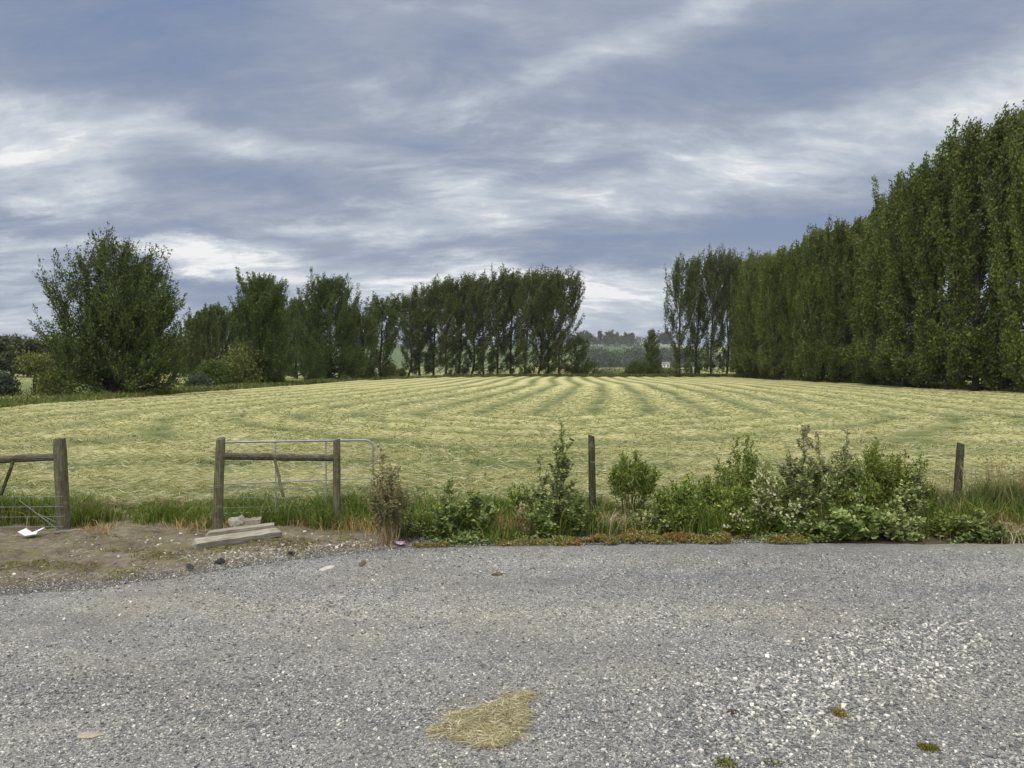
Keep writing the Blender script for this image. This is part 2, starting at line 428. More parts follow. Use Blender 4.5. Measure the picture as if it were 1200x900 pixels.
# dirt entrance and verge behind the gravel
mb = MB()
xs = np.linspace(-16, 16, 420); ys = np.linspace(5.4, 12.4, 110)
X, Y = np.meshgrid(xs, ys)
up = sstep(0, .45, Y - edge_y(X))
def verge_z(x, y):
    k = sstep(0, .45, y - edge_y(x))
    return -.02 + k * (.028 + (.09 * (fbm(x * 1.7, y * 2.2, 4) - .45) + .05 * (fbm(x * 7, y * 9, 3) - .5)) * sstep(12.2, 11, y))
V, F = grid(X, Y, verge_z(X, Y)); mb.add(V, F)
o = mb.build('dirt_verge', verge_mat(), smooth=True); tag(o, kind='structure')
attr(o, 'soil', sstep(-1.6, -.9, X) * .8)

# mown hay field
FX = [(-22.8, 9), (-23.5, 60), (-20, 98), (-11, 122), (4, 133), (60, 133)]
FN = 10.2
VPX = .09
def rowphase(x, y):
    xp = x - VPX * y
    w = sstep(30, 12.5, y)
    xw = np.abs(xp + 0.75 * np.sin(y / 15) + .8 * (fbm(x * .08, y * .08, 2) - .5))
    return ((1 - w) * xw + w * (y * .9 + .6 * np.sin(x / 6))) / 2.3
def hay(x, y):
    p = rowphase(x, y) * 2 * math.pi
    band = .5 + .5 * np.cos(p)
    near = sstep(22, 12, y)
    cl = fbm(x * .9, y * 1.6, 4)
    return np.clip((.24 + .60 * band ** .8) * (1 - near * .35) + near * .18 + (cl - .5) * (.6 + .6 * near) + .7 * (fbm(x * .7 + 3, y * 3.2, 3) - .5) * near, 0, 1)
def field_z(x, y):
    h = hay(x, y)
    near = sstep(45, 12, y)
    return -.02 + .15 * h * (1 - .25 * near) + near * .12 * (fbm(x * 2.1, y * 2.9, 3) - .5) + near * .16 * (fbm(x * .55 + 7, y * 2.0, 3) - .5) + .25 * (fbm(x * .03, y * .03, 2) - .5) * sstep(14, 40, y)
ys = np.concatenate([np.arange(FN, 26, .085), 26 * np.exp(np.linspace(0.003, math.log(133 / 26), 330))])
xs = np.concatenate([np.arange(-60, -13, .24), np.arange(-13, 13, .10), np.arange(13, 62, .24)])
X, Y = np.meshgrid(xs, ys)
Xl = np.interp(Y, [9, 60, 98, 122, 133], [-22.8, -23.5, -20, -11, 4]) + .8 * (fbm(Y * .2, Y * 0 + 5) - .5)
Xr = 34.5 + .02 * Y + .8 * (fbm(Y * .2, Y * 0 + 8) - .5)
V, F = grid(X, Y, field_z(X, Y))
okv = ((X > Xl) & (X < Xr)).ravel()
F = F[okv[F].all(1)]
used = np.zeros(len(V), bool); used[F.ravel()] = True
idx = np.cumsum(used) - 1
mb = MB(); mb.add(V[used], idx[F])
o = mb.build('hay_field', field_mat(), smooth=True); tag(o, kind='structure')
attr(o, 'hay', hay(X, Y).ravel()[used])

# hills beyond
mb = MB()
xs = np.linspace(-2200, 2200, 240); ys = np.linspace(620, 2300, 70)
X, Y = np.meshgrid(xs, ys)
def hill_z(x, y):
    r = 30 + 16 * (fbm(x * .0022 + 3, y * .001 + 2, 3) - .4) + 4 * (fbm(x * .009, y * .009) - .5)
    r = r + 12 * sstep(-60, -420, x) + 5*sstep(160, 260, x)*0
    return -1 + r * sstep(640, 1250, y) ** 1.2
V, F = grid(X, Y, hill_z(X, Y)); mb.add(V, F)
tag(mb.build('hills', pasture_mat('hill_pasture', True), smooth=True), kind='structure')

# ------------------------------------------------------------------ trees
def gen_tree(seed, H, W, base=.05, nb=55, nleaf=24000, L=.28, Wd=.19, stems=1, spread=.0, rise=1.5, prof=None, wind=.35,
             trunk_r=.22, nsub=5, sig=.22, minrise=.5, mats=('bark', 'poplar'), skirt=0, plume=0.0, sreach=.55):
    """skeleton of stems, ascending limbs and shoots; leaves sit along the shoots.  Returns trunk and crown meshes."""
    rng = np.random.default_rng(seed)
    tb, lb = MB(), MB()
    prof = prof or (lambda t: .75 + .5 * np.sin(math.pi * min(1, t * 1.05) ** .8) - .75 * max(0, t - .55))
    segs = []
    for s in range(stems):
        a0 = rng.random() * 6.28 + s * 2.4
        sp = spread * W * (0 if stems == 1 else (.25 + .75 * rng.random()))
        Hs = H * (1 if stems == 1 else 1 - .45 * (sp / max(spread * W, 1e-6)) ** 1.6 * rng.uniform(.6, 1.15))
        t = np.linspace(0, 1, 9)
        wob = np.cumsum(rng.normal(0, .012 * Hs, (9, 2)), 0) * .5
        P = np.stack([math.cos(a0) * (.12 * stems ** .5 * (stems > 1) + sp * t ** 1.1) + wob[:, 0] + wind * t ** 3,
                      math.sin(a0) * (.12 * stems ** .5 * (stems > 1) + sp * t ** 1.1) + wob[:, 1], t * Hs], -1)
        P[0, :2] = [math.cos(a0) * .15 * (stems > 1), math.sin(a0) * .15 * (stems > 1)]
        P[0, 2] = -.15
        r0 = trunk_r * (1 if stems == 1 else .6)
        tube(tb, P, r0 * (1 - t) ** .8 + .015, 7)
        segs.append((P[6:], .10, 1.0))
        n = int(nb / (stems ** .6))
        for i in range(n + skirt):
            tt = base + (.97 - base) * ((i + rng.random()) / n) if i < n else rng.uniform(.02, .16)
            p0 = np.array([np.interp(tt, t, P[:, k]) for k in range(3)])
            az = i * 2.399 + rng.normal(0, .5)
            reach = W * max(.1, prof(tt)) * rng.uniform(.6, 1.15) * (1 if stems == 1 else sreach)
            rz = max(minrise * reach, reach * rise * rng.uniform(.7, 1.35)) * (.55 + .45 * sstep(0, .4, tt))
            rz = min(rz, max(.4, (Hs - p0[2]) * rng.uniform(.75, 1.05)))
            if i >= n: rz = reach * rng.uniform(-.1, .6)
            q = np.linspace(0, 1, 7)
            d = np.array([math.cos(az), math.sin(az)])
            B = np.stack([p0[0] + d[0] * reach * q ** (.75 - .2 * plume), p0[1] + d[1] * reach * q ** (.75 - .2 * plume), p0[2] + rz * q ** (1.15 + .25 * plume)], -1)
            B[:, 0] += wind * .6 * q ** 2 * (.4 + tt)
            B[1:] += rng.normal(0, .03 * reach, (6, 3))
            tube(tb, B, np.linspace(max(.018, .32 * r0 * (1 - tt * .7)), .008, 7), 4, cap=False)
            segs.append((B, .30, 1.0))
            for k in range(nsub):
                s0 = rng.uniform(.25, .95)
                b0 = np.array([np.interp(s0, q, B[:, c]) for c in range(3)])
                a2 = az + rng.normal(0, .9); l2 = reach * rng.uniform(.25, .5) + .25
                z2 = l2 * rng.uniform(.5 + plume * .6, 1.8 + plume) * (.6 + .5 * tt)
                if plume: l2 *= .7
                q2 = np.linspace(0, 1, 4)
                S = np.stack([b0[0] + math.cos(a2) * l2 * q2 * .8, b0[1] + math.sin(a2) * l2 * q2 * .8, b0[2] + z2 * q2], -1)
                S[:, 0] += wind * .5 * q2 ** 2
                tube(tb, S, np.linspace(.016, .006, 4), 3, cap=False)
                segs.append((S, .0, .9))
    lens = np.array([np.linalg.norm(np.diff(s, axis=0), axis=1).sum() * w for s, _, w in segs])
    cnt = np.maximum(4, (nleaf * lens / lens.sum()).astype(int))
    PP, DD = [], []
    for (s, s0, w), c in zip(segs, cnt):
        c = int(c * rng.uniform(.4, 1.6))
        q = s0 + (1 - s0) * rng.random(c)
        qq = np.linspace(0, 1, len(s))
        p = np.stack([np.interp(q, qq, s[:, k]) for k in range(3)], -1)
        tan = norm(s[-1] - s[0])
        sg = sig * (1.1 - .65 * q)[:, None]
        PP.append(p + rng.normal(0, 1, (c, 3)) * sg * np.array([1, 1, 1.1]))
        DD.append(tan * (.7 + .5 * plume) + rng.normal(0, .6, (c, 3)) + np.array([.25 * (wind > 0), 0, 0]))
    PP = np.concatenate(PP); DD = np.concatenate(DD)
    PP[:, 2] = np.maximum(PP[:, 2], .1)
    sz = rng.uniform(.6, 1.25, len(PP))
    leaves4(lb, PP, DD, L * sz, Wd * sz, rng)
    return tb.mesh('trunk', M[mats[0]]), lb.mesh('crown', M[mats[1]])

def place_tree(name, meshes, loc, label, group=None, rz=0, s=1.0, cat='tree'):
    root = empty(name, loc, label, cat, group, rz, s)
    for nm, me in zip(('trunk', 'crown'), meshes):
        o = bpy.data.objects.new(nm, me); COL.objects.link(o); o.parent = root
    return root

ORD = ['nearest', 'second', 'third', 'fourth', 'fifth', 'sixth', 'seventh', 'eighth', 'ninth', 'tenth', 'eleventh', 'twelfth', 'thirteenth',
       'fourteenth', 'fifteenth', 'sixteenth', 'seventeenth', 'eighteenth', 'nineteenth', 'twentieth', 'twenty-first', 'twenty-second', 'twenty-third', 'twenty-fourth']
rnd = random.Random(4)

# dense row along the right side
rowp = [gen_tree(100 + i, 18.2, 2.3, base=.03, nb=74, nleaf=52000, L=.22, Wd=.13, rise=2.05, wind=.7, nsub=7, sig=.17, skirt=22, plume=.8,
                 prof=lambda t: .8 + .45 * math.sin(math.pi * min(1, t * 1.05) ** .8) - .8 * max(0, t - .6)) for i in range(5)]
NR = 22
for i in range(NR):
    y = 50.5 + i * 3.45 + rnd.uniform(-.5, .5)
    x = 35.3 + .03 * (y - 50) + rnd.uniform(-.9, .9)
    lab = ('nearest dense poplar of the right-hand row, cut off by the photo edge' if i == 0 else
           f'dense leafy poplar, {ORD[i]} from the camera in the long right-hand row')
    place_tree('poplar_tree', rowp[(i * 2 + i // 5) % 5], (x, y, 0), lab, 'poplars of the long right-hand row', rz=rnd.uniform(-.7, .7), s=(rnd.uniform(.94, 1.12), rnd.uniform(.94, 1.12), 1.075 - .16 * min(1, i / 8) + rnd.uniform(-.015, .015)))

# open poplars with bare trunks at the far edge, right of the gap and in the centre
vprof = lambda t: .50 + .62 * sstep(.05, .5, np.float64(t)) - 1.2 * max(0, t - .52)
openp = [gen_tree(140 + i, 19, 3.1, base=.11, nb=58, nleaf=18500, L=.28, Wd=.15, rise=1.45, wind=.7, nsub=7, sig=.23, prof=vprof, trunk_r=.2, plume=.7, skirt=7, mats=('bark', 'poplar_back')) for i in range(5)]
for i, (px, top) in enumerate([(797, 306), (814, 301), (833, 298), (851, 301), (866, 303), (882, 300)]):
    Yd = 131 + (i % 2) * 2.5
    p = AT(px, 440, Yd); h = AT(px, top, Yd)[2]
    place_tree('poplar_tree', openp[(i + 2) % 5], (p[0], Yd, 0),
               f'open poplar with bare lower trunk right of the gap, {["first","second","third","fourth","fifth","sixth"][i]} from the gap',
               'poplars right of the gap', rz=rnd.uniform(-.6, .6), s=(.9, .9, h / 20.0))
cen = [(478, 350), (492, 338), (508, 330), (522, 329), (537, 328), (552, 326), (567, 328), (583, 320), (598, 322), (614, 320), (630, 322), (643, 319), (655, 322)]
for i, (px, top) in enumerate(cen):
    Yd = 134 + (i % 3) * 1.8
    p = AT(px, 440, Yd); h = AT(px, top, Yd)[2]
    place_tree('poplar_tree', openp[(i * 2) % 5], (p[0], Yd, 0),
               f'wind-brushed poplar in the central clump left of the gap, {(["first"]+ORD[1:])[i]} from the left',
               'poplars of the central clump', rz=rnd.uniform(-.6, .6), s=(1.02, 1.02, h / 20.0))

# darker poplars standing behind the left trees
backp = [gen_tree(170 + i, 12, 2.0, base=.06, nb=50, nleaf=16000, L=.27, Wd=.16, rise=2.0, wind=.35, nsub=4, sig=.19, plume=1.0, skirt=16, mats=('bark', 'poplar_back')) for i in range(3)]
for i, (px, top, Yd) in enumerate([(222, 372, 112), (238, 362, 112), (254, 359, 112), (270, 364, 114), (332, 362, 116), (348, 352, 116), (362, 366, 117), (412, 363, 118), (428, 370, 118)]):
    p = AT(px, 440, Yd); h = AT(px, top, Yd)[2]
    place_tree('poplar_tree', backp[i % 3], (p[0], Yd, 0), f'dark narrow poplar of the back row behind the left trees, {(["first"]+ORD[1:])[i]} from the left',
               'dark poplars behind the left trees', rz=rnd.uniform(-.8, .8), s=(.85, .85, h / 12.9))
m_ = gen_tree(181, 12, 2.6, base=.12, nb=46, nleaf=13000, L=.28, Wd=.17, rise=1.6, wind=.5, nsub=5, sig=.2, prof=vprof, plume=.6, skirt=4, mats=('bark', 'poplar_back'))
p = AT(447, 440, 124); h = AT(447, 355, 124)[2]
place_tree('poplar_tree', m_, (p[0], 124, 0), 'round-topped open poplar standing alone left of the central clump', s=(1.2, 1.2, h / 12.2))

# two bushy trees in front of them
cprof = lambda t: 1.0 - .85 * t ** 2.2
for px, top, yb, w, seed, lab in [(306, 335, 451, 3.0, 190, 'bushy upright tree behind the round golden bush, leafy to the ground'),
                                  (388, 333, 446, 4.0, 191, 'large dark bushy tree right of the golden bush, broadest of the middle trees')]:
    b = G(px, yb); h = AT(px, top, b[1])[2]
    place_tree('bushy_tree', gen_tree(seed, h, w, base=.02, nb=125, nleaf=80000, L=.19, Wd=.10, rise=1.25, wind=.12, nsub=6, sig=.18, prof=cprof, skirt=34, plume=.4, mats=('bark', 'broad')), (b[0], b[1], 0), lab)

# the big many-stemmed tree on the left
b = G(132, 464); h = AT(132, 281, b[1])[2]
big = gen_tree(201, h, 4.9, base=.04, nb=130, nleaf=76000, L=.17, Wd=.085, stems=10, spread=.62, rise=.9, wind=.1, nsub=5, sig=.12, trunk_r=.2,
               prof=lambda t: 1.15 - .95 * t, mats=('bark', 'broad'), skirt=7, plume=.3, sreach=.75)
place_tree('spreading_tree', big, (b[0], b[1], 0), 'big spreading many-stemmed tree on the left, biggest of the left trees')

# distant wood at the left edge
leftp = [gen_tree(210 + i, 6, 2.4, base=.06, nb=40, nleaf=7000, L=.4, Wd=.28, rise=.8, wind=0, nsub=5, sig=.3, prof=lambda t: 1.1 - .8 * max(0, t - .3), mats=('bark', 'farwood')) for i in range(2)]
for i, (px, top) in enumerate([(-30, 400), (-8, 402), (14, 401), (33, 404), (52, 405), (72, 408), (92, 410), (205, 405), (215, 400)]):
    Yd = 128 + (i % 3) * 5
    p = AT(px, 440, Yd); h = AT(px, top, Yd)[2]
    place_tree('broadleaf_tree', leftp[i % 2], (p[0], Yd, 0), 'dark round-crowned tree of the distant belt behind the big left tree' if i > 6 else 'dark round-crowned tree of the distant belt at the left edge',
               'distant belt of trees at the left edge', rz=i * 1.3, s=(1.25, 1.25, h / 6.1))

def gen_bush(seed, H, W, n=9000, L=.12, Wd=.08, mat='shrub', stem='bark', clumps=60, round_=1.0):
    rng = np.random.default_rng(seed); tb, lb = MB(), MB()
    d = norm(rng.normal(size=(clumps, 3))); d[:, 2] = np.abs(d[:, 2])
    rr = rng.uniform(.45, 1, clumps) ** .5
    C = d * rr[:, None] * np.array([W * .5, W * .5, H * .93]) * rng.uniform(.8, 1.08, (clumps, 1))
    C[:, 2] = np.maximum(C[:, 2] * round_ + (1 - round_) * H * .5, H * .08)
    for c in C:
        q = np.linspace(0, 1, 5)[:, None]
        P = np.array([[0, 0, -.05]]) * (1 - q) + c * q + np.array([0, 0, 1.]) * (np.sin(q * 3.14) * .06 * H)
        P[:, :2] *= (q ** 1.2) * .85 + .15
        tube(tb, P, np.linspace(.012 * H + .004, .003, 5), 4, cap=False)
    ci = rng.integers(0, clumps, n)
    sg = .13 * (H * W * W) ** (1 / 3)
    P = C[ci] + rng.normal(0, sg, (n, 3)) * np.array([1, 1, .9])
    P[:, 2] = np.maximum(P[:, 2], .03)
    D = norm(P) * .5 + rng.normal(0, .6, (n, 3)) + [0, 0, .35]
    sz = rng.uniform(.6, 1.3, n)
    leaves4(lb, P, D, L * sz, Wd * sz, rng)
    return tb.mesh('stems', M[stem]), lb.mesh('foliage', M[mat])

def place_bush(name, meshes, loc, label, group=None, cat='bush', rz=0):
    root = empty(name, loc, label, cat, group, rz)
    for nm, me in zip(('stems', 'foliage'), meshes):
        o = bpy.data.objects.new(nm, me); COL.objects.link(o); o.parent = root
    return root

for px, top, yb, w, mat, name, lab, seed in [
    (4, 436, 463, 26, 'bluegreen', 'bush', 'blue-green rounded bush at the left photo edge', 301),
    (66, 430, 462, 34, 'olive', 'bush', 'olive-green bush left of the big spreading tree', 302),
    (252, 424, 453, 34, 'broad', 'bush', 'dark low bush just left of the round golden bush', 303),
    (281, 407, 452, 36, 'olive', 'bush', 'round golden-green bush in front of the bushy trees', 304),
    (427, 421, 443, 24, 'broad', 'bush', 'dark rounded bush right of the broad bushy tree', 305),
    (455, 425, 442, 18, 'olive', 'bush', 'light green bush under the lone open poplar', 306),
    (470, 431, 441, 10, 'broad', 'bush', 'tiny dark bush between lone poplar and central clump', 307),
    (376, 434, 446, 34, 'bluegreen', 'bush', 'low grey-green bush at the foot of the broad bushy tree', 308),
    (715, 431, 441, 44, 'bluegreen', 'bush', 'long low greyish bush in the gap between the poplars', 309),
    (745, 424, 441, 20, 'broad', 'bush', 'small dark bush beside the slender tree in the gap', 310),
    (783, 431, 441, 34, 'broad', 'bush', 'low dark bush at the foot of the first poplar right of the gap', 311),
    (232, 438, 456, 26, 'bluegreen', 'bush', 'pale grey-green bush right of the big spreading tree', 312)]:
    b = G(px, yb); hh = AT(px, top, b[1])[2]; ww = w / FPX * b[1]
    place_bush(name, gen_bush(seed, hh, ww, 12000 if hh > 2 else 5000, .05 * hh ** .5 * 2.2, .035 * hh ** .5 * 2.2, mat), (b[0], b[1], 0), lab)
# small trees
for px, top, yb, w, seed, mat, lab in [
    (40, 425, 462, 1.0, 320, 'olive', 'small thin-stemmed sapling left of the olive bush'),
    (678, 397, 441, 3.4, 321, 'broad', 'cone-shaped small tree beside the central clump, left of the gap'),
    (762, 389, 441, 2.2, 322, 'broad', 'slender small tree standing alone in the gap')]:
    b = G(px, yb); b[1] = min(b[1], 137); b[0] = AT(px, yb, b[1])[0]; hh = AT(px, top, b[1])[2]
    place_tree('small_tree', gen_tree(seed, hh, w, base=.02 if seed > 320 else .4, nb=46 if seed > 320 else 24, nleaf=9000 if seed > 320 else 2500, L=.26 if seed > 320 else .14, Wd=.15 if seed > 320 else .09, rise=1.1, wind=.15, nsub=5, skirt=30 if seed > 320 else 0,
               sig=.2, trunk_r=.1, prof=(lambda t: 1.0 - .85 * t) if seed > 320 else None, mats=('bark', mat)), (b[0], b[1], 0), lab)

# far-off woods on the hill (one mass) and single crowns on its skyline
def wood(name, boxes, mat, n, L, seed, hfun, label):
    rng = np.random.default_rng(seed); lb = MB()
    for (x0, x1, y0, y1, hh, nn) in boxes:
        x = rng.uniform(x0, x1, nn); y = rng.uniform(y0, y1, nn)
        r = rng.uniform(.32, .7, nn) * hh; zt = hfun(x, y)
        for k in range(nn):
            hk = hh * rng.uniform(.7, 1.15)
            d = norm(rng.normal(size=(n, 3))); P = d * np.array([r[k], r[k], hk * .5]) * rng.uniform(.7, 1.05, (n, 1)) + [x[k], y[k], zt[k] + hk * .52]
            leaves4(lb, P, d + rng.normal(0, .5, (n, 3)), L * rng.uniform(.6, 1.3, n), L * .7 * rng.uniform(.6, 1.3, n), rng)
    return tag(lb.build(name, M[mat]), label, 'wood', kind='stuff')
def AX(px, Y): return (px - 600) / FPX * Y
flat = lambda x, y: 0 * x
wood('willow_wood', [(AX(688, 720), AX(800, 720), 690, 760, 16.5, 110), (AX(800, 720), AX(1300, 720), 690, 760, 11, 90)], 'willow', 150, 2.0, 401, flat, 'grey-green willow wood below the far hill')
wood('hill_wood', [(AX(640, 1240), AX(760, 1240), 1080, 1240, 14, 90), (AX(820, 1240), AX(1100, 1240), 1200, 1260, 9, 40), (AX(350, 1240), AX(640, 1240), 1000, 1250, 13, 150),
                   (AX(-100, 1240), AX(350, 1240), 1000, 1250, 13, 150)], 'farwood', 80, 1.6, 402, hill_z, 'dark wood along the top of the far hill')
skym = gen_tree(410, 13, 4.8, base=.1, nb=40, nleaf=3200, L=1.0, Wd=.7, rise=.7, wind=0, nsub=4, sig=.6, prof=lambda t: 1.1 - .8 * max(0, t - .35), mats=('bark', 'farwood'))
skyp = gen_tree(411, 15, 2.2, base=.05, nb=40, nleaf=2400, L=.9, Wd=.6, rise=1.5, wind=0, nsub=4, sig=.4, mats=('bark', 'farwood'))
for i, px in enumerate([664, 672, 679, 684, 690, 697, 703, 710, 713, 720, 727, 731, 736, 741, 776, 783]):
    y = 1245; x = AX(px, y)
    s = rnd.uniform(.95, 1.6)
    place_tree('broadleaf_tree', skyp if i in (6, 10, 13) else skym, (x, y, float(hill_z(x, y)) - .5),
               ('slim dark tree on the skyline of the far hill' if i in (6, 10, 13) else 'rounded dark tree on the skyline of the far hill'), 'trees on the far skyline', rz=i, s=s)
# far white farmhouse
def house(px, Yd, w, h):
    root = empty('farmhouse', (AX(px, Yd), Yd, -.05), 'tiny white farmhouse below the far hill, beside the right-hand poplars', 'house')
    mb = MB(); d = 6
    V = np.array([[-w / 2, -d / 2, 0], [w / 2, -d / 2, 0], [w / 2, d / 2, 0], [-w / 2, d / 2, 0], [-w / 2, -d / 2, h], [w / 2, -d / 2, h], [w / 2, d / 2, h], [-w / 2, d / 2, h], [-w / 2, 0, h + 1.8], [w / 2, 0, h + 1.8]])
    mb.add(V, [np.array([[0, 1, 5, 4], [2, 3, 7, 6]]), np.array([[1, 2, 6, 9, 5], [3, 0, 4, 8, 7]])]); mb.build('wall', M['house_wall'], root)
    mb = MB(); e = .4
    V = np.array([[-w / 2 - e, -d / 2 - e, h - .1], [w / 2 + e, -d / 2 - e, h - .1], [w / 2 + e, 0, h + 2.0], [-w / 2 - e, 0, h + 2.0], [w / 2 + e, d / 2 + e, h - .1], [-w / 2 - e, d / 2 + e, h - .1]])
    mb.add(V, np.array([[0, 1, 2, 3], [3, 2, 4, 5]])); mb.build('roof', M['house_roof'], root)
    mb = MB()
    for xx in (-.28, .22):
        x0 = xx * w; mb.add([[x0 - .6, -d / 2 - .03, 1], [x0 + .6, -d / 2 - .03, 1], [x0 + .6, -d / 2 - .03, 2.2], [x0 - .6, -d / 2 - .03, 2.2]], [[0, 1, 2, 3]])
        mb.build('window', M['black_scrap'], root); mb = MB()
house(780, 668, 6, 3.0)

# long grass along the field margins
rng = np.random.default_rng(21); lb = MB()
n = 26000
y = 30 * np.exp(rng.random(n) * math.log(134 / 30)); w_ = rng.random(n) ** 1.3 * 4.5
x = np.interp(y, [9, 60, 98, 122, 134], [-22.8, -23.5, -20, -11, 6]) - w_ + .6
blades(lb, np.stack([x, y, 0 * x - .05], -1), rng.uniform(.18, .5, n) * (.6 + .8 * vnoise(x * .5, y * .5)), .012 + .0009 * y, .5, rng)
n = 20000
x = rng.uniform(-12, 44, n); y = 131 + rng.random(n) ** 1.2 * 7
blades(lb, np.stack([x, y, 0 * x - .05], -1), rng.uniform(.3, .75, n), .13, .5, rng)
n = 26000
y = 40 * np.exp(rng.random(n) * math.log(134 / 40)); x = 34.2 + .02 * y + rng.random(n) ** 1.2 * 4
blades(lb, np.stack([x, y, 0 * x - .05], -1), rng.uniform(.25, .7, n), .012 + .0009 * y, .5, rng)
n = 9000
x = rng.uniform(-75, -24, n); y = rng.uniform(34, 62, n)
blades(lb, np.stack([x, y, 0 * x - .05], -1), rng.uniform(.1, .4, n), .06, .5, rng)
tag(lb.build('margin_grass', M['grass_edge']), 'long green grass along the margins of the mown field', 'grass', kind='stuff')

# cut hay lying on the near part of the field
rng = np.random.default_rng(22); lb = MB()
n = 260000
y = FN + .2 + (75 - FN) * rng.random(n) ** 2.6
x = (rng.random(n) * 2 - 1) * (y * .72 + 1.0)
k = (rng.random(n) < 1 - sstep(25, 75, y)) & (hay(x, y) + .25 * rng.random(n) > .38 + .20 * sstep(15, 24, y)) & (x > -22.3) & (x < 34)
x, y = x[k], y[k]; n = len(x)
az = rng.normal(0, .65, n) + math.pi * (rng.random(n) < .5); pit = rng.normal(.10, .2, n)
D = np.stack([np.cos(az) * np.cos(pit), np.sin(az) * np.cos(pit), np.sin(pit)], -1)
z = field_z(x, y) + rng.random(n) ** 2 * .06 + .01
leaves4(lb, np.stack([x, y, z], -1) - D * .08, D, rng.uniform(.12, .34, n), (.003 + .00055 * y) * rng.uniform(.6, 1.3, n), rng, droop=.05)
tag(lb.build('cut_hay', M['hay']), 'pale cut grass lying in swaths on the near field', 'hay', kind='stuff')
# green stubble tufts between the swaths
lb = MB(); n = 60000
y = FN + (30 - FN) * rng.random(n) ** 1.8; x = (rng.random(n) * 2 - 1) * (y * .72 + 1)
k = (fbm(x * .8 + 40, y * 1.3 + 9, 3) > .53) & (x > -22.3); x, y = x[k], y[k]; n = len(x)
blades(lb, np.stack([x, y, field_z(x, y) - .01], -1), rng.uniform(.03, .12, n), .006 + .0005 * y, .8, rng)
tag(lb.build('stubble', M['grass_edge']), 'short green stubble between the swaths of hay', 'grass', kind='stuff')

# ------------------------------------------------------------------ verge grass
def px_of(x, y): return 600 + FPX * x / y
rng = np.random.default_rng(31); lb = MB()
n = 62000
x = rng.uniform(-7.6, 7.6, n); y = rng.uniform(8.75, 10.75, n)
px = px_of(x, y)
hgt = np.interp(px, [-80, 108, 128, 150, 168, 180, 238, 262, 420, 470, 560, 700, 1200], [.40, .40, .16, .12, .22, .27, .22, .30, .34, .36, .36, .34, .42])
lim = np.interp(px, [-80, 110, 130, 165, 240, 262, 420, 480, 1200], [9.25, 9.3, 9.7, 9.35, 9.2, 9.25, 9.1, 8.75, 8.6])
hgt = hgt * np.interp(px, [700, 720, 765, 785], [1, .6, .6, 1])
dens = np.clip(fbm(x * 1.6, y * 1.6, 3) * 2.2 - .35, 0, 1) * np.interp(px, [100, 130, 150, 170], [1, .12, .12, 1])
top = 10.1 + .7 * (fbm(x * .9 + 5, y * 0 + 2) - .3)
k = (y > lim + .25 * (vnoise(x * 3, x * 0) - .5)) & (rng.random(n) < dens + .15) & (y < top + .5 * rng.random(n))
x, y, hgt = x[k], y[k], hgt[k]; n = len(x)
hh = hgt * rng.uniform(.45, 1.2, n) * (.6 + .75 * fbm(x * 2, y * 2, 2)) * np.interp(y, [10.2, 11], [1, .5])
blades(lb, np.stack([x, y, verge_z(x, y) - .01], -1), hh, rng.uniform(.005, .011, n), .55, rng)
tag(lb.build('verge_grass', M['grass']), 'long green grass along the fence line', 'grass', kind='stuff')

# dry, reddish grass round the posts and along the ragged edge
lb = MB(); rng = np.random.default_rng(32)
for px, py, w, h, cnt in [(28, 612, .35, .22, 900), (120, 622, .25, .12, 350), (236, 618, .38, .16, 900), (290, 622, .3, .14, 400), (345, 612, .5, .2, 900), (375, 618, .4, .14, 600),
                          (420, 622, .4, .2, 700), (475, 625, .5, .2, 1100), (440, 640, .3, .1, 400), (525, 622, .3, .25, 350), (610, 625, .4, .3, 700), (720, 620, .4, .2, 350), (1165, 628, .5, .35, 700), (1100, 628, .3, .2, 200)]:
    cnt = int(cnt * .36); c = G(px, py); x = c[0] + rng.normal(0, w * .5, cnt); y = c[1] + rng.normal(0, .14, cnt)
    k = y > edge_y(x) + .03; x, y = x[k], y[k]
    blades(lb, np.stack([x, y, verge_z(x, y) - .01], -1), h * rng.uniform(.4, 1.3, len(x)), rng.uniform(.004, .008, len(x)), .7, rng)
tag(lb.build('dry_grass', M['drygrass']), 'tufts of dry reddish grass at the foot of the fence', 'grass', kind='stuff')

# low olive moss and tufts on the dirt
lb = MB(); rng = np.random.default_rng(33); n = 60000
x = rng.uniform(-7.5, .2, n); y = rng.uniform(6.3, 9.2, n)
k = (y > edge_y(x) + .05) & (fbm(x * 1.9 + 60, y * 3.2 + 20, 4) + .1 * rng.random(n) > .66); x, y = x[k], y[k]; n = len(x)
blades(lb, np.stack([x, y, verge_z(x, y) - .006], -1), rng.uniform(.01, .045, n), .007, .9, rng)
tag(lb.build('moss', M['moss']), 'olive moss and short weeds on the bare dirt', 'moss', kind='stuff')

# dead stalks and broken bits lying on the dirt
lb = MB(); rng = np.random.default_rng(35); n = 9000
x = rng.uniform(-7.5, 1.0, n); y = rng.uniform(6.3, 9.4, n)
k = (y > edge_y(x) + .02) & (vnoise(x * 2.2 + 11, y * 3) + .35 * rng.random(n) > .62); x, y = x[k], y[k]; n = len(x)
az = rng.random(n) * 6.28; D = np.stack([np.cos(az), np.sin(az), rng.normal(.05, .15, n)], -1)
leaves4(lb, np.stack([x, y, verge_z(x, y) + .006], -1), D, rng.uniform(.02, .12, n), rng.uniform(.003, .010, n), rng)
tag(lb.build('plant_litter', M['mallow_dry']), 'brown dead stalks and leaf litter on the bare dirt', 'litter', kind='stuff')
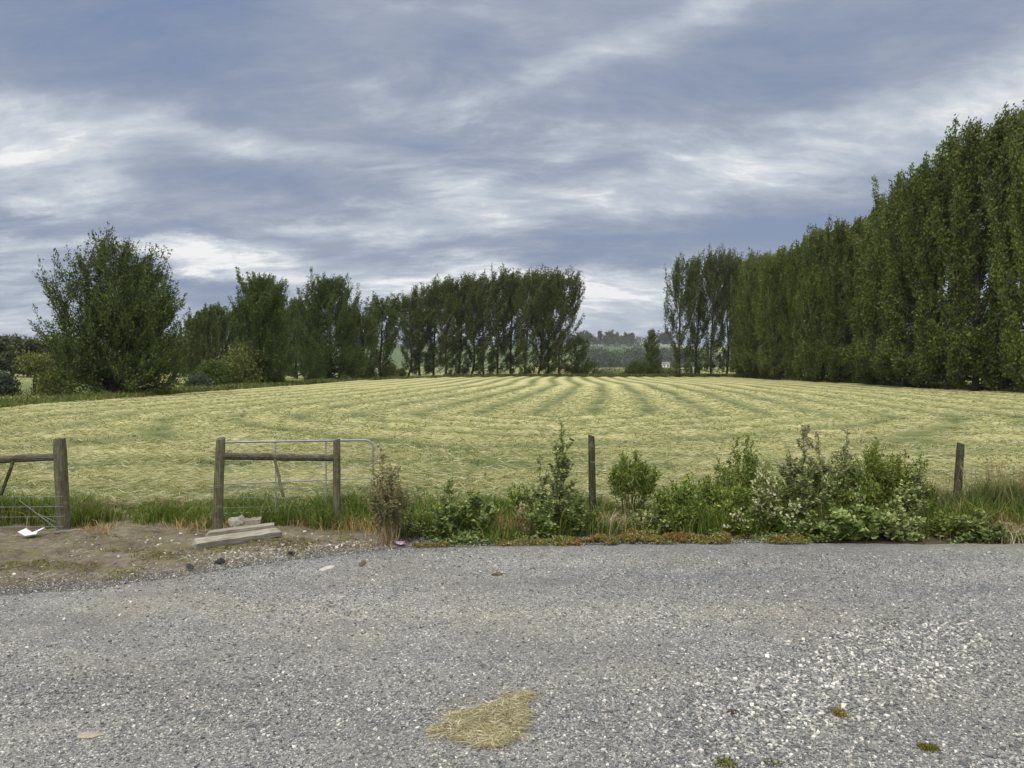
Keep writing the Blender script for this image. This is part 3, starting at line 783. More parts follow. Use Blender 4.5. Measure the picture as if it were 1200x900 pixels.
# low broad-leaved weeds filling the foot of the verge
lb = MB(); rng = np.random.default_rng(36); n = 9000
px = np.concatenate([rng.uniform(490, 660, n // 3), rng.uniform(840, 1210, 2 * n // 3)]); n = len(px)
x = (px - 600) / FPX * 8.55; y = edge_y(x) + .02 + .55 * rng.random(n) ** 1.2
k = vnoise(x * 3.1 + 5, y * 4 + 3) + .3 * rng.random(n) > .52; x, y = x[k], y[k]; n = len(x)
z = verge_z(x, y) + .01 + rng.random(n) * .16 * vnoise(x * 4, y * 4)
az = rng.random(n) * 6.28; D = np.stack([np.cos(az), np.sin(az), rng.normal(.2, .4, n)], -1)
leaves6(lb, np.stack([x, y, z], -1), D, rng.uniform(.025, .06, n), rng.uniform(.018, .04, n), rng, S=norm(np.cross(norm(D), np.array([0, 0, 1.]) + rng.normal(0, .4, (n, 3)))))
tag(lb.build('low_weeds', M['mallow']), 'low broad-leaved weeds along the foot of the verge', 'weeds', kind='stuff')

# rusty stonecrop creeping along the gravel edge
lb = MB(); rng = np.random.default_rng(34); n = 26000
px = np.concatenate([rng.uniform(650, 950, n // 2), 745 + rng.normal(0, 45, n // 3), rng.uniform(480, 640, n // 14)])
n = len(px); x = (px - 600) / FPX * 8.5; thick = np.interp(px, [480, 640, 690, 745, 800, 935, 1000, 1200], [.02, .05, .07, .13, .07, .09, .04, .02])
ey = edge_y(x); v = rng.random(n); wid = thick * 3.2 * (.4 + 1.1 * vnoise(px * .06, px * 0 + 2))
y = ey - .08 + v * wid
k = vnoise(x * 3.5 + 70, y * 5) + .35 * vnoise(x * 14, y * 14) > .62; x, y, v, thick = x[k], y[k], v[k], thick[k]; n = len(x)
z = .01 + thick * np.sin(np.clip(v, .04, .96) * math.pi) * (.35 + .9 * vnoise(x * 8, y * 8)) * rng.random(n) ** .5
leaves4(lb, np.stack([x, y, z], -1), rng.normal(0, .7, (n, 3)) + [0, -.1, .6], rng.uniform(.015, .035, n), rng.uniform(.008, .018, n), rng)
tag(lb.build('stonecrop', M['sedum']), 'orange and green stonecrop creeping along the gravel edge', 'ground cover', kind='stuff')

# ------------------------------------------------------------------ weeds and shrubs on the verge
def gen_weed(seed, H, W, ns=6, leafL=.05, mat='mallow', stem='stem_green', dens=150, flower=None, fl_n=40, low=.1, side=6, taper=.4, hmin=.55):
    rng = np.random.default_rng(seed); tb, lb, fb = MB(), MB(), MB()
    PP, DD, SS = [], [], []; FP, FD = [], []
    for s in range(ns):
        a = rng.random() * 6.28; sp = W * .5 * (rng.random() ** .6)
        h = H * (1 if s == 0 else rng.uniform(hmin, .98) * (1 - .35 * (1.55 - hmin) * sp / (W * .5 + 1e-6)))
        if s == 0: sp *= .3
        q = np.linspace(0, 1, 8)
        P = np.stack([math.cos(a) * (.25 * sp + .75 * sp * q ** .8), math.sin(a) * (.25 * sp + .75 * sp * q ** .8), h * q], -1)
        P[1:] += rng.normal(0, .012 * H, (7, 3)); P[0, 2] = -.03
        tube(tb, P, np.linspace(.008, .003, 8), 5)
        ax = [(P, h, low)]
        for k in range(side):
            q0 = rng.uniform(low, .9); b0 = np.array([np.interp(q0, q, P[:, c]) for c in range(3)])
            a2 = rng.random() * 6.28; l = (.12 + .22 * (1 - q0)) * H * rng.uniform(.6, 1.2)
            l = min(l, W * .6)
            qq = np.linspace(0, 1, 4)
            S = np.stack([b0[0] + math.cos(a2) * l * .6 * qq ** .8, b0[1] + math.sin(a2) * l * .6 * qq ** .8, b0[2] + l * .75 * qq], -1)
            tube(tb, S, np.linspace(.004, .002, 4), 4, cap=False)
            ax.append((S, l, .2))
        for A, l, lo in ax:
            c = max(6, int(dens * l * rng.uniform(.7, 1.3)))
            u = lo + (1 - lo) * rng.random(c); uu = np.linspace(0, 1, len(A))
            p = np.stack([np.interp(u, uu, A[:, k]) for k in range(3)], -1)
            az = rng.random(c) * 6.28
            d = np.stack([np.cos(az), np.sin(az), rng.normal(.25, .45, c)], -1)
            sz = (1 - taper * (p[:, 2] / H)) * rng.uniform(.55, 1.3, c)
            p = p + d * (.35 * leafL * rng.random((c, 1)))
            p[:, 2] = np.maximum(p[:, 2], .015)
            PP.append(p); DD.append(d); SS.append(sz)
            if flower:
                kk = rng.random(c) < (fl_n / 100.) * sstep(.35, .9, p[:, 2] / H) * .5
                FP.append(p[kk] + d[kk] * leafL * .6); FD.append(d[kk] + rng.normal(0, .4, (kk.sum(), 3)))
    PP, DD, SS = np.concatenate(PP), np.concatenate(DD), np.concatenate(SS)
    # leaf blades face mostly upward/outward
    S = norm(np.cross(norm(DD), np.array([0, 0, 1.]) + rng.normal(0, .45, DD.shape)))
    leaves6(lb, PP, DD, leafL * SS, leafL * .85 * SS, rng, S=S)
    out = [('stems', tb.mesh('stems', M[stem])), ('leaves', lb.mesh('leaves', M[mat]))]
    if flower:
        FP, FD = np.concatenate(FP), np.concatenate(FD)
        if len(FP):
            for p1, d1 in list(zip(FP, FD))[:90]:
                fb = MB()
                leaves6(fb, np.tile(p1, (4, 1)), d1 + rng.normal(0, .7, (4, 3)), leafL * .5, leafL * .45, rng)
                out.append(('flower' if flower != 'seed' else 'seed_head', fb.mesh('flower', M[flower])))
    return out

def gen_shrub(seed, H, W, n=3500, leafL=.045, mat='shrub', bare=.0, sprigs=40, stem='stem_green', lw=.42):
    """many upright leafy sprigs from a woody base"""
    rng = np.random.default_rng(seed); tb, lb = MB(), MB(); PP, DD = [], []
    per = n // sprigs
    for s in range(sprigs):
        a = rng.random() * 6.28; rr = rng.random() ** .5
        h = H * (1 - .5 * rr ** 2) * rng.uniform(.55, 1.05); r = W * .5 * rr
        if bare == 0 and rng.random() < .35: h *= .55
        if bare: h = H * (1 - .3 * rr ** 2) * rng.uniform(.78, 1.04)
        q = np.linspace(0, 1, 7)
        P = np.stack([math.cos(a) * r * (.15 + .85 * q ** .8), math.sin(a) * r * (.15 + .85 * q ** .8), h * q], -1)
        P[1:] += rng.normal(0, .02 * H, (6, 3)); P[0, 2] = -.03
        tube(tb, P, np.linspace(.007, .002, 7), 4, cap=False)
        lo = max(.12, bare)
        u = lo + (1 - lo) * rng.random(per) ** .8; uu = q
        p = np.stack([np.interp(u, uu, P[:, k]) for k in range(3)], -1)
        d = rng.normal(0, .7, (per, 3)) + [0, 0, .55]
        PP.append(p + rng.normal(0, .028 + .035 * W, (per, 3)) * (1.1 - .75 * u)[:, None]); DD.append(d)
    PP, DD = np.concatenate(PP), np.concatenate(DD); PP[:, 2] = np.maximum(PP[:, 2], .02)
    sz = rng.uniform(.6, 1.3, len(PP))
    leaves6(lb, PP, DD, leafL * sz, leafL * lw * sz, rng)
    return [('stems', tb.mesh('stems', M[stem])), ('leaves', lb.mesh('leaves', M[mat]))]

def place_plant(name, parts, loc, label, cat):
    root = empty(name, loc, label, cat)
    for nm, me in parts:
        o = bpy.data.objects.new(nm, me); COL.objects.link(o); o.parent = root
    return root

def spot(px, pyb, top, wpx):
    b = G(px, pyb); h = AT(px, top, b[1])[2]
    return (b[0], b[1], float(verge_z(b[0], b[1]))), h, wpx / FPX * b[1]

# (kind, name, px, base py, top py, width px, options, label, category)
PL = [
 ('w', 'mallow_weed', 455, 637, 523, 58, dict(ns=20, leafL=.034, mat='mallow_dry', stem='stem_dry', dens=95, side=4, low=.35, taper=.2, hmin=.66, flower='seed', fl_n=40), 'brown dried-out tall weed just right of the metal gate', 'weed'),
 ('w', 'mallow_weed', 478, 630, 585, 50, dict(ns=9, leafL=.035, mat='mallow', dens=110), 'low green weed right of the brown dried-out weed', 'weed'),
 ('w', 'mallow_weed', 524, 632, 562, 44, dict(ns=8, leafL=.055, mat='mallow', dens=130), 'leafy green weed left of the round-leaved weed, at the gravel edge', 'weed'),
 ('w', 'mallow_weed', 556, 628, 574, 62, dict(ns=10, leafL=.07, mat='mallow', dens=100), 'round-leaved bushy green weed beside the gravel edge, left of the dark shrub', 'weed'),
 ('s', 'leafy_shrub', 607, 615, 563, 46, dict(n=3000, mat='shrub'), 'dark green shrub behind the dried flower stalks', 'shrub'),
 ('w', 'mallow_weed', 655, 625, 494, 40, dict(ns=5, leafL=.045, mat='mallow_grey', dens=240, side=8), 'tallest grey-green spire weed, left of the dark post', 'weed'),
 ('w', 'mallow_weed', 634, 625, 533, 34, dict(ns=4, leafL=.042, mat='mallow_grey', dens=200), 'shorter grey-green spire weed left of the tallest one', 'weed'),
 ('w', 'dried_flower_weed', 612, 630, 588, 36, dict(ns=10, leafL=.028, mat='mallow_dry', stem='stem_dry', dens=70, flower='flower_pale', fl_n=90), 'clump of dried pale flower stalks at the gravel edge', 'weed'),
 ('w', 'mallow_weed', 640, 632, 580, 40, dict(ns=8, leafL=.05, mat='mallow', dens=130), 'leafy weed at the foot of the tallest spire weed', 'weed'),
 ('w', 'mallow_weed', 680, 628, 575, 48, dict(ns=9, leafL=.05, mat='mallow', dens=130), 'green leafy weed at the foot of the dark post', 'weed'),
 ('s', 'leafy_shrub', 740, 612, 530, 56, dict(n=5200, bare=.5, sprigs=26, mat='shrub', lw=.3), 'bare-stemmed shrub with a leafy top right of the dark post', 'shrub'),
 ('w', 'mallow_weed', 762, 625, 585, 48, dict(ns=8, leafL=.05, mat='mallow_grey', dens=100), 'grey-green low weed right of the bare-stemmed shrub', 'weed'),
 ('s', 'leafy_shrub', 797, 622, 553, 50, dict(n=7500, sprigs=56), 'dark narrow shrub between the bare-stemmed shrub and the bigger shrubs', 'shrub'),
 ('s', 'leafy_shrub', 848, 616, 558, 70, dict(n=9000, sprigs=74), 'broad low green shrub in front of the pointed shrub', 'shrub'),
 ('s', 'leafy_shrub', 872, 603, 511, 60, dict(n=9500, sprigs=70, lw=.38), 'pointed green shrub, tallest of the shrubs left of the purple spires', 'shrub'),
 ('w', 'mallow_weed', 897, 628, 538, 40, dict(ns=8, leafL=.045, mat='mallow_grey', stem='stem_dry', dens=130, flower='flower_pale', fl_n=60), 'pale weed with dry cream flowers beside the pointed shrub', 'weed'),
 ('w', 'mallow_weed', 938, 626, 503, 42, dict(ns=6, leafL=.045, mat='mallow_grey', dens=200, flower='flower_purple', fl_n=40), 'grey weed with purple-tipped spire, left of a twin spire', 'weed'),
 ('w', 'mallow_weed', 957, 622, 508, 40, dict(ns=5, leafL=.045, mat='mallow_grey', dens=200, flower='flower_purple', fl_n=40), 'slightly shorter purple-tipped spire weed right of its twin', 'weed'),
 ('s', 'leafy_shrub', 918, 612, 552, 60, dict(n=7000, sprigs=56), 'green shrub behind the pale weed with cream flowers', 'shrub'),
 ('s', 'leafy_shrub', 985, 612, 530, 80, dict(n=11000, sprigs=84), 'wide green shrub between the purple spires and the yellow-green shrub', 'shrub'),
 ('w', 'mallow_weed', 992, 618, 506, 36, dict(ns=5, leafL=.045, mat='mallow_grey', dens=190, flower='flower_purple', fl_n=40), 'purple-tipped spire weed in front of the yellow-green shrub', 'weed'),
 ('s', 'leafy_shrub', 1016, 606, 506, 58, dict(n=9000, sprigs=64, mat='shrub_yellow', lw=.38), 'yellow-green upright shrub, highest of the right-hand thicket', 'shrub'),
 ('s', 'leafy_shrub', 1056, 610, 528, 64, dict(n=9000, sprigs=68, mat='shrub_yellow'), 'yellow-green shrub at the right end of the thicket', 'shrub'),
 ('w', 'mallow_weed', 1070, 622, 538, 44, dict(ns=7, leafL=.05, mat='mallow_grey', dens=160), 'grey-green weed in front of the right end of the thicket', 'weed'),
 ('w', 'mallow_weed', 1004, 632, 578, 70, dict(ns=12, leafL=.08, mat='mallow', dens=90), 'large-leaved pale green weed at the gravel edge below the thicket', 'weed'),
 ('w', 'mallow_weed', 1050, 632, 580, 60, dict(ns=10, leafL=.065, mat='mallow_grey', dens=100), 'grey-leaved weed right of the large-leaved one at the gravel edge', 'weed'),
 ('w', 'mallow_weed', 930, 632, 590, 54, dict(ns=9, leafL=.05, mat='mallow', dens=100, flower='flower_pale', fl_n=60), 'low weed with cream flowers below the purple twin spires', 'weed'),
 ('w', 'mallow_weed', 866, 630, 596, 40, dict(ns=8, leafL=.045, mat='shrub_yellow', dens=110, flower='flower_pale', fl_n=50), 'low yellow-green weed beside the white flowers', 'weed'),
 ('w', 'mallow_weed', 972, 632, 585, 46, dict(ns=8, leafL=.055, mat='mallow', dens=110), 'green weed between the cream-flowered weed and the large-leaved weed', 'weed'),
 ('w', 'mallow_weed', 1146, 632, 593, 56, dict(ns=11, leafL=.07, mat='mallow', stem='stem_dry', dens=90), 'broad-leaved weed at the foot of the leaning right post', 'weed'),
 ('w', 'mallow_weed', 1100, 630, 590, 44, dict(ns=8, leafL=.05, mat='shrub', dens=120), 'dark green weed left of the leaning right post', 'weed'),
]
for i, (kind, name, px, pyb, top, wpx, opt, lab, cat) in enumerate(PL):
    loc, h, w = spot(px, pyb, top, wpx)
    if kind == 's' and px > 780: w *= 1.25
    elif kind == 'w' and px > 480: w *= 1.12
    parts = gen_weed(500 + i, h, w, **opt) if kind == 'w' else gen_shrub(500 + i, h, w, **opt)
    place_plant(name, parts, loc, lab, cat)

# tall rank grass clumps at the right
def grass_clump(seed, px, pyb, top, wpx, n, lab, mat='grass_tall', lean=.35, w=.008):
    loc, h, wd = spot(px, pyb, top, wpx); rng = np.random.default_rng(seed); lb = MB(); sb = MB()
    x = rng.normal(0, wd * .28, n); y = rng.normal(0, .12, n)
    blades(lb, np.stack([x, y, 0 * x - .02], -1), h * rng.uniform(.45, 1.08, n), rng.uniform(.6, 1.2, n) * w, lean, rng)
    root = empty('grass_clump', loc, lab, 'grass clump')
    lb.build('blades', M[mat], root)
    m = max(6, n // 40); x = rng.normal(0, wd * .28, m); y = rng.normal(0, .1, m)
    for k in range(m):
        hh = h * rng.uniform(.85, 1.12); q = np.linspace(0, 1, 5)[:, None]; l = rng.normal(0, .07, 2)
        P = np.array([x[k], y[k], 0]) + q * np.array([0, 0, hh]) + q ** 2 * np.array([l[0], l[1], 0])
        tube(sb, P, np.linspace(.003, .0015, 5), 3, cap=False)
        c = 14; leaves4(sb, P[-1] - np.array([0, 0, 1]) * (rng.random((c, 1)) * .12), rng.normal(0, .35, (c, 3)) + [0, 0, 1], .022, .008, rng)
    sb.build('seed_stalks', M['stem_dry'], root)
    return root
grass_clump(601, 1165, 618, 548, 66, 1500, 'tall rank grass clump right of the leaning post')
grass_clump(602, 1196, 620, 552, 50, 1000, 'tall rank grass clump cut off by the right photo edge')
grass_clump(603, 1098, 612, 562, 44, 800, 'tall grass clump between the thicket and the leaning post')
grass_clump(604, 588, 632, 605, 40, 500, 'short green grass tuft at the gravel edge left of the dried flower stalks', 'grass', .6)
grass_clump(605, 205, 610, 588, 66, 1100, 'dark grass clump left of the tall gate post', 'grass', .6)
grass_clump(606, 108, 614, 585, 44, 1100, 'dark grass clump against the left strainer post', 'grass', .5)
grass_clump(607, 722, 625, 588, 70, 160, 'spray of pale dead stalks at the foot of the bare-stemmed shrub', 'straw', 1.0, .006)
grass_clump(608, 1185, 632, 598, 44, 300, 'dry straw-coloured grass tuft at the right photo edge', 'straw', .8)

# white poppies
def poppy(px, py, r, lab):
    b = G(px, 629); p = AT(px, py, b[1]); rng = np.random.default_rng(int(px)); tb, fb = MB(), MB()
    root = empty('white_flower', (b[0], b[1], float(verge_z(b[0], b[1]))), lab, 'flower')
    z = p[2] - verge_z(b[0], b[1])
    tube(tb, [[0, 0, -.02], [.005, .01, z * .5], [0, 0, z]], .0035, 5)
    az = np.arange(6) * 1.05
    d = np.stack([np.cos(az), np.sin(az) - .25, .35 + 0 * az], -1)
    S = norm(np.cross(norm(d), [0, 0, 1.]))
    leaves6(fb, np.tile([0, 0, z], (6, 1)), d, r, r * 1.3, rng, S=S, fold=.25)
    tb.build('stem', M['stem_green'], root); fb.build('petals', M['flower_white'], root)
    lf = MB(); leaves6(lf, np.tile([0, 0, z * .4], (5, 1)) + rng.normal(0, .01, (5, 3)), rng.normal(0, .7, (5, 3)) + [0, 0, .2], .06, .025, rng); lf.build('leaves', M['mallow'], root)
poppy(852, 617, .055, 'larger white flower low beside the gravel edge')
poppy(865, 621, .04, 'smaller white flower right of the larger white one')
poppy(900, 604, .045, 'higher white flower beside the cream-flowered weed')

# ------------------------------------------------------------------ fences and gate
def post(name, mat, base, top, r, parent=None, seed=0, sides=14):
    """round driven post with an uneven sawn top, knots and taper"""
    rng = np.random.default_rng(seed); mb = MB()
    base, top = np.array(base, float), np.array(top, float); k = 12
    q = np.linspace(0, 1, k); an = np.arange(sides) * 2 * math.pi / sides
    lump = 1 + .05 * rng.normal(size=sides)
    Vs = []
    for i, t in enumerate(q):
        c = base + (top - base) * t
        rr = r * (1.05 - .1 * t) * lump * (1 + .02 * rng.normal(size=sides))
        if i == k - 1: rr = rr * .93
        Vs.append(np.stack([c[0] + np.cos(an) * rr, c[1] + np.sin(an) * rr, c[2] + 0 * an + (0.012 * np.cos(an + seed) if i >= k - 2 else 0) - (.012 if i == k - 2 else 0)], -1))
    V = np.concatenate(Vs)
    V = np.concatenate([V, (base + (top - base) * 1.0)[None] + [[0, 0, .002]]])
    i = np.arange(k - 1)[:, None] * sides; j = np.arange(sides)[None]; j2 = (j + 1) % sides
    Q = np.stack([i + j, i + j2, i + sides + j2, i + sides + j], -1).reshape(-1, 4)
    jj = np.arange(sides); T = np.stack([(k - 1) * sides + jj, (k - 1) * sides + (jj + 1) % sides, np.full(sides, k * sides)], -1)
    # object origin at the base so the grain follows each post
    mb.add(V, [Q, T])
    return mb.build(name, M[mat], parent, smooth=False)

def log(name, mat, a, b, r, parent, seed=0, sides=10):
    rng = np.random.default_rng(seed); mb = MB(); k = 14; q = np.linspace(0, 1, k)
    P = np.array(a)[None] * (1 - q[:, None]) + np.array(b)[None] * q[:, None]
    P[1:-1] += rng.normal(0, r * .06, (k - 2, 3))
    tube(mb, P, r * (1 + .05 * rng.normal(size=k)), sides)
    return mb.build(name, M[mat], parent, smooth=False)

def wire(mb, a, b, sag=.0, r=.0016, n=8):
    q = np.linspace(0, 1, n)[:, None]
    P = np.array(a) * (1 - q) + np.array(b) * q - np.array([0, 0, 1.]) * sag * np.sin(q * math.pi)
    tube(mb, P, r, 4)

def gp(px, py): return G(px, py)
# left fence end
b = gp(75, 623); Yl = b[1]
root = empty('fence', b, 'weathered wooden fence end with rail and wire netting at the left photo edge', 'fence')
O = b
def rel(p): return np.array(p) - O
post('post', 'post', rel(b - [0, 0, .05]), rel(AT(69.5, 514.5, Yl)), .072, root, 1)
e2 = AT(-95, 640, Yl); e2[2] = 0
post('post', 'post', rel(e2 - [0, 0, .05]), rel([e2[0], Yl, 1.12]), .07, root, 2)
log('rail', 'rail', rel(AT(-92, 543.5, Yl)), rel(AT(66, 535.5, Yl)), .043, root, 3)
log('brace', 'post_dark', rel(AT(15.5, 541, Yl - .07)), rel(AT(1, 580, Yl - .1)), .02, root, 4, 8)
nb_ = MB()
for z in (.08, .2, .32, .44): wire(nb_, rel([e2[0], Yl - .075, z]), rel(AT(74, 600, Yl - .075) * [1, 1, 0] + [0, 0, z]), .01)
for x in np.arange(e2[0] + .1, b[0] - .05, .16): wire(nb_, rel([x, Yl - .075, .03]), rel([x, Yl - .075, .45]), 0, .0012, 2)
nb_.build('netting', M['wire'], root)
nb_ = MB()
wire(nb_, rel(AT(70, 622, Yl - .09)), rel(AT(22, 586, Yl - .25)), 0, .004); wire(nb_, rel(AT(66, 612, Yl - .08)), rel(AT(44, 602, Yl - .17)), 0, .0035)
nb_.build('stay_wire', M['galv'], root)

# fence panel beside the gateway
b = gp(254, 629); c = gp(394.5, 618); O = b
root = empty('fence', b, 'weathered two-post fence panel with one rail in front of the metal gate', 'fence')
post('post', 'post', rel(b - [0, 0, .05]), rel(AT(259, 513.5, b[1])), .055, root, 5)
post('post', 'post', rel(c - [0, 0, .05]), rel(AT(394.5, 515, c[1])), .044, root, 6)
log('rail', 'rail', rel(AT(261, 534.5, b[1])), rel(AT(391, 536.5, c[1])), .042, root, 7)
log('hanging_stick', 'post', rel(AT(322, 538, 9.0)), rel(AT(332, 583, 8.95)), .018, root, 8, 7)
nb_ = MB()
for px_, py_ in ((256, 568), (256, 570)):
    q = np.linspace(0, 2 * math.pi, 13); cc = AT(px_, py_, b[1])
    tube(nb_, rel(np.stack([cc[0] + .06 * np.cos(q), b[1] + .06 * np.sin(q), cc[2] + 0 * q], -1)), .002, 4)
wire(nb_, rel(AT(265, 517, b[1])), rel(AT(300, 527, 9.15)), .01, .002)
nb_.build('wire_tie', M['wire'], root)

# galvanised gate leaning behind it
gl, gr = G(262, 616), G(437, 600)
gl[1], gr[1] = 9.55, 9.95; gl[0] = AT(256.5, 500, 9.55)[0]; gr[0] = AT(437.5, 500, 9.95)[0]
O = np.array([gl[0], gl[1], 0.])
root = empty('gate', O, 'galvanised tubular farm gate with wire mesh behind the wooden fence panel', 'gate')
zt0, zt1 = AT(262, 518.5, 9.55)[2], AT(437, 515.5, 9.95)[2]
def gpt(u, z):
    p = gl * (1 - u) + gr * u; return np.array([p[0], p[1], z])
mb = MB(); a = np.linspace(0, math.pi / 2, 7); rc = .11
ru = rc / np.linalg.norm(gr[:2] - gl[:2])
top = [gpt(0, .12), gpt(0, zt0 - rc)] + [gpt(ru * (1 - math.cos(t)), zt0 - rc + rc * math.sin(t)) for t in a[1:]]
top += [gpt(1 - ru + ru * math.sin(t), zt1 - rc + rc * math.cos(t)) for t in a] + [gpt(1, .12), gpt(0, .12)]
tube(mb, rel(np.array(top)), .0145, 8); mb.build('frame', M['galv'], root, smooth=True)
mb = MB(); zm0, zm1 = AT(262, 567.5, 9.55)[2], AT(437, 560, 9.95)[2]
tube(mb, rel([gpt(0.01, zm0), gpt(.5, (zm0 + zm1) / 2), gpt(.99, zm1)]), .009, 6); mb.build('middle_bar', M['galv'], root)
for u_ in (.356, .683):
    mb = MB(); tube(mb, rel([gpt(u_, .13), gpt(u_, .5), gpt(u_, zt0 * (1 - u_) + zt1 * u_ - .012)]), .010, 6); mb.build('upright', M['galv'], root)
mb = MB()
tube(mb, rel([gpt(.36, .14), gpt(.70, zm1 + .25)]), .003, 5); mb.build('diagonal_stay', M['galv'], root)
mb = MB()
for z in np.linspace(.2, .95, 7): wire(mb, rel(gpt(.01, z * .98 + .0)), rel(gpt(.99, z * .98)), .005, .0013, 6)
for u_ in np.linspace(.04, .97, 26): wire(mb, rel(gpt(u_, .13)), rel(gpt(u_, 1.0)), 0, .0009, 2)
mb.build('wire_mesh', M['wire'], root)

# lone posts
b = gp(694.5, 612); o = post('fence_post', 'post_dark', [0, 0, -.05], AT(693, 510.5, b[1]) - b, .043, None, 9); o.location = b
tag(o, 'slim dark fence post standing alone among weeds right of centre', 'post')
nb_ = MB(); q = np.linspace(0, 2 * math.pi, 13); zt = AT(693, 541, b[1])[2]
tube(nb_, np.stack([.047 * np.cos(q), .047 * np.sin(q), zt + 0 * q], -1), .0025, 4); tube(nb_, [[.04, -.02, zt], [.10, -.03, zt + .005]], .0025, 4)
nb_.build('wire_tie', M['wire'], o)
b = gp(1119.5, 612); o = post('fence_post', 'post_dark', [0, 0, -.05], AT(1126, 519.5, b[1]) - b, .047, None, 10); o.location = b
tag(o, 'leaning grey-brown fence post at the right among tall grass', 'post')
# ------------------------------------------------------------------ timber and litter by the fence
def board(name, a, b, w, t, mat, label, cat, seed, tilt=0, wedge=.0):
    rng = np.random.default_rng(seed); a, b = np.array(a), np.array(b); L = np.linalg.norm(b - a)
    k = 9; xs = np.linspace(-L / 2, L / 2, k); mb = MB(); V = []
    for i, x in enumerate(xs):
        hw = w / 2 * (1 + .05 * rng.normal()); hh = t / 2 * (1 + .06 * rng.normal()); ex = (rng.normal(0, .012, 4) if i in (0, k - 1) else 0 * np.zeros(4))
        if i == k - 1: hh *= 1 - wedge
        sg = rng.normal(0, .003)
        for jx, (yy, zz) in enumerate([(-hw, -hh), (hw, -hh), (hw, hh), (-hw, hh)]): V.append([x + ex[jx], yy, zz + sg])
    i = np.arange(k - 1)[:, None] * 4; j = np.arange(4)[None]; j2 = (j + 1) % 4
    Q = np.stack([i + j, i + j2, i + 4 + j2, i + 4 + j], -1).reshape(-1, 4)
    mb.add(V, [Q, np.array([[3, 2, 1, 0]]), np.array([[0, 1, 2, 3]]) + (k - 1) * 4])
    o = mb.build(name, M[mat]); d = b - a
    o.location = (a + b) / 2; o.rotation_euler = (tilt, -math.atan2(d[2], math.hypot(d[0], d[1])), math.atan2(d[1], d[0]))
    return tag(o, label, cat)
p0, p1 = G(228, 644), G(326, 631)
board('plank', p0 + [0, 0, .055], p1 + [0, 0, .075], .13, .07, 'plank', 'long silvery plank lying in front, longest of the fence boards', 'plank', 1, .25, .35)
p0, p1 = G(240, 634), G(318, 628)
board('plank', p0 + [0, 0.08, .06], p1 + [0, .08, .10], .10, .06, 'plank', 'thinner silvery plank lying behind the longest plank', 'plank', 2, .1)
p0, p1 = G(284, 624), G(304, 623)
board('timber_block', p0 + [0, .05, .10], p1 + [0, .05, .11], .12, .085, 'plank', 'short grey timber block behind the planks beside the lump of concrete', 'timber block', 3, .1)
p0, p1 = G(64, 627), G(95, 624)
board('stick', p0 + [0, 0, .03], p1 + [0, 0, .035], .035, .02, 'plank', 'thin grey stick at the foot of the left strainer post', 'stick', 4)
p0, p1 = G(186, 673), G(203, 671)
board('stick', p0 + [0, 0, .03], p1 + [0, 0, .03], .02, .012, 'plank', 'thin pale stick on the dirt edge left of the black scraps', 'stick', 5)

def lump(name, loc, sx, sy, sz, mat, label, cat, seed, rough=.3, n=3, base=None):
    import bmesh
    bm = bmesh.new(); bmesh.ops.create_icosphere(bm, subdivisions=n, radius=1)
    rng = np.random.default_rng(seed); off = rng.random(3) * 50
    for v in bm.verts:
        c = v.co; k = 1 + rough * 2 * (float(fbm(c.x * 1.3 + off[0] + c.z, c.y * 1.3 + off[1] - c.z * .7, 3)) - .5)
        v.co = Vector((c.x * sx * k, c.y * sy * k, c.z * sz * k))
    me = bpy.data.meshes.new(name); bm.to_mesh(me); bm.free(); me.materials.append(M[mat])
    o = bpy.data.objects.new(name, me); COL.objects.link(o); o.location = loc; o.rotation_euler = (0, 0, rng.random() * 6)
    return tag(o, label, cat)
p = G(279, 622); lump('concrete_lump', p + [0, .05, .07], .11, .08, .095, 'concrete', 'broken lump of pale concrete behind the planks by the gate post', 'rubble', 11, .9)
p = G(383, 668); lump('stone', p + [0, 0, .015], .09, .045, .014, 'pale_stone', 'flat whitish stone on the gravel below the fence panel', 'stone', 12, .4)
p = G(425, 662.5); lump('dead_leaf', p + [0, 0, .022], .085, .03, .012, 'brown_leaf', 'flat dark brown scrap on the gravel right of the whitish stone', 'debris', 13, .5)
p = G(222, 667); lump('black_scrap', p + [0, 0.02, .03], .08, .03, .012, 'black_scrap', 'flat black scrap at the dirt edge, left of the upright scrap', 'debris', 14, 1.3)
p = G(258, 662); lump('black_scrap', p + [0, 0.02, .03], .04, .02, .03, 'black_scrap', 'small black upright scrap at the dirt edge', 'debris', 15, 1.3)
p = G(341, 652); lump('black_scrap', p + [0, 0.02, .03], .055, .025, .016, 'black_scrap', 'black scrap among white shell chips below the planks', 'debris', 16, 1.3)
p = G(470, 640.5); lump('pink_scrap', p + [0, .03, .03], .10, .05, .018, 'pink_scrap', 'crumpled pinkish scrap at the gravel edge below the brown weed', 'debris', 17, .8)
p = G(594, 638.5); lump('pale_scrap', p + [0, 0, .018], .06, .03, .008, 'pale_stone', 'white flat scrap at the gravel edge in front of the grass tuft', 'debris', 18, .5)
p = G(583, 674); lump('weed_tuft', p + [0, 0, .012], .045, .03, .012, 'brown_leaf', 'little dark tuft on the open gravel below the weeds', 'debris', 19, .7)
p = G(104, 862); lump('stone', p + [0, 0, .004], .07, .035, .008, 'tan_stone', 'flat tan stone set in the gravel at lower left', 'stone', 20, .5)
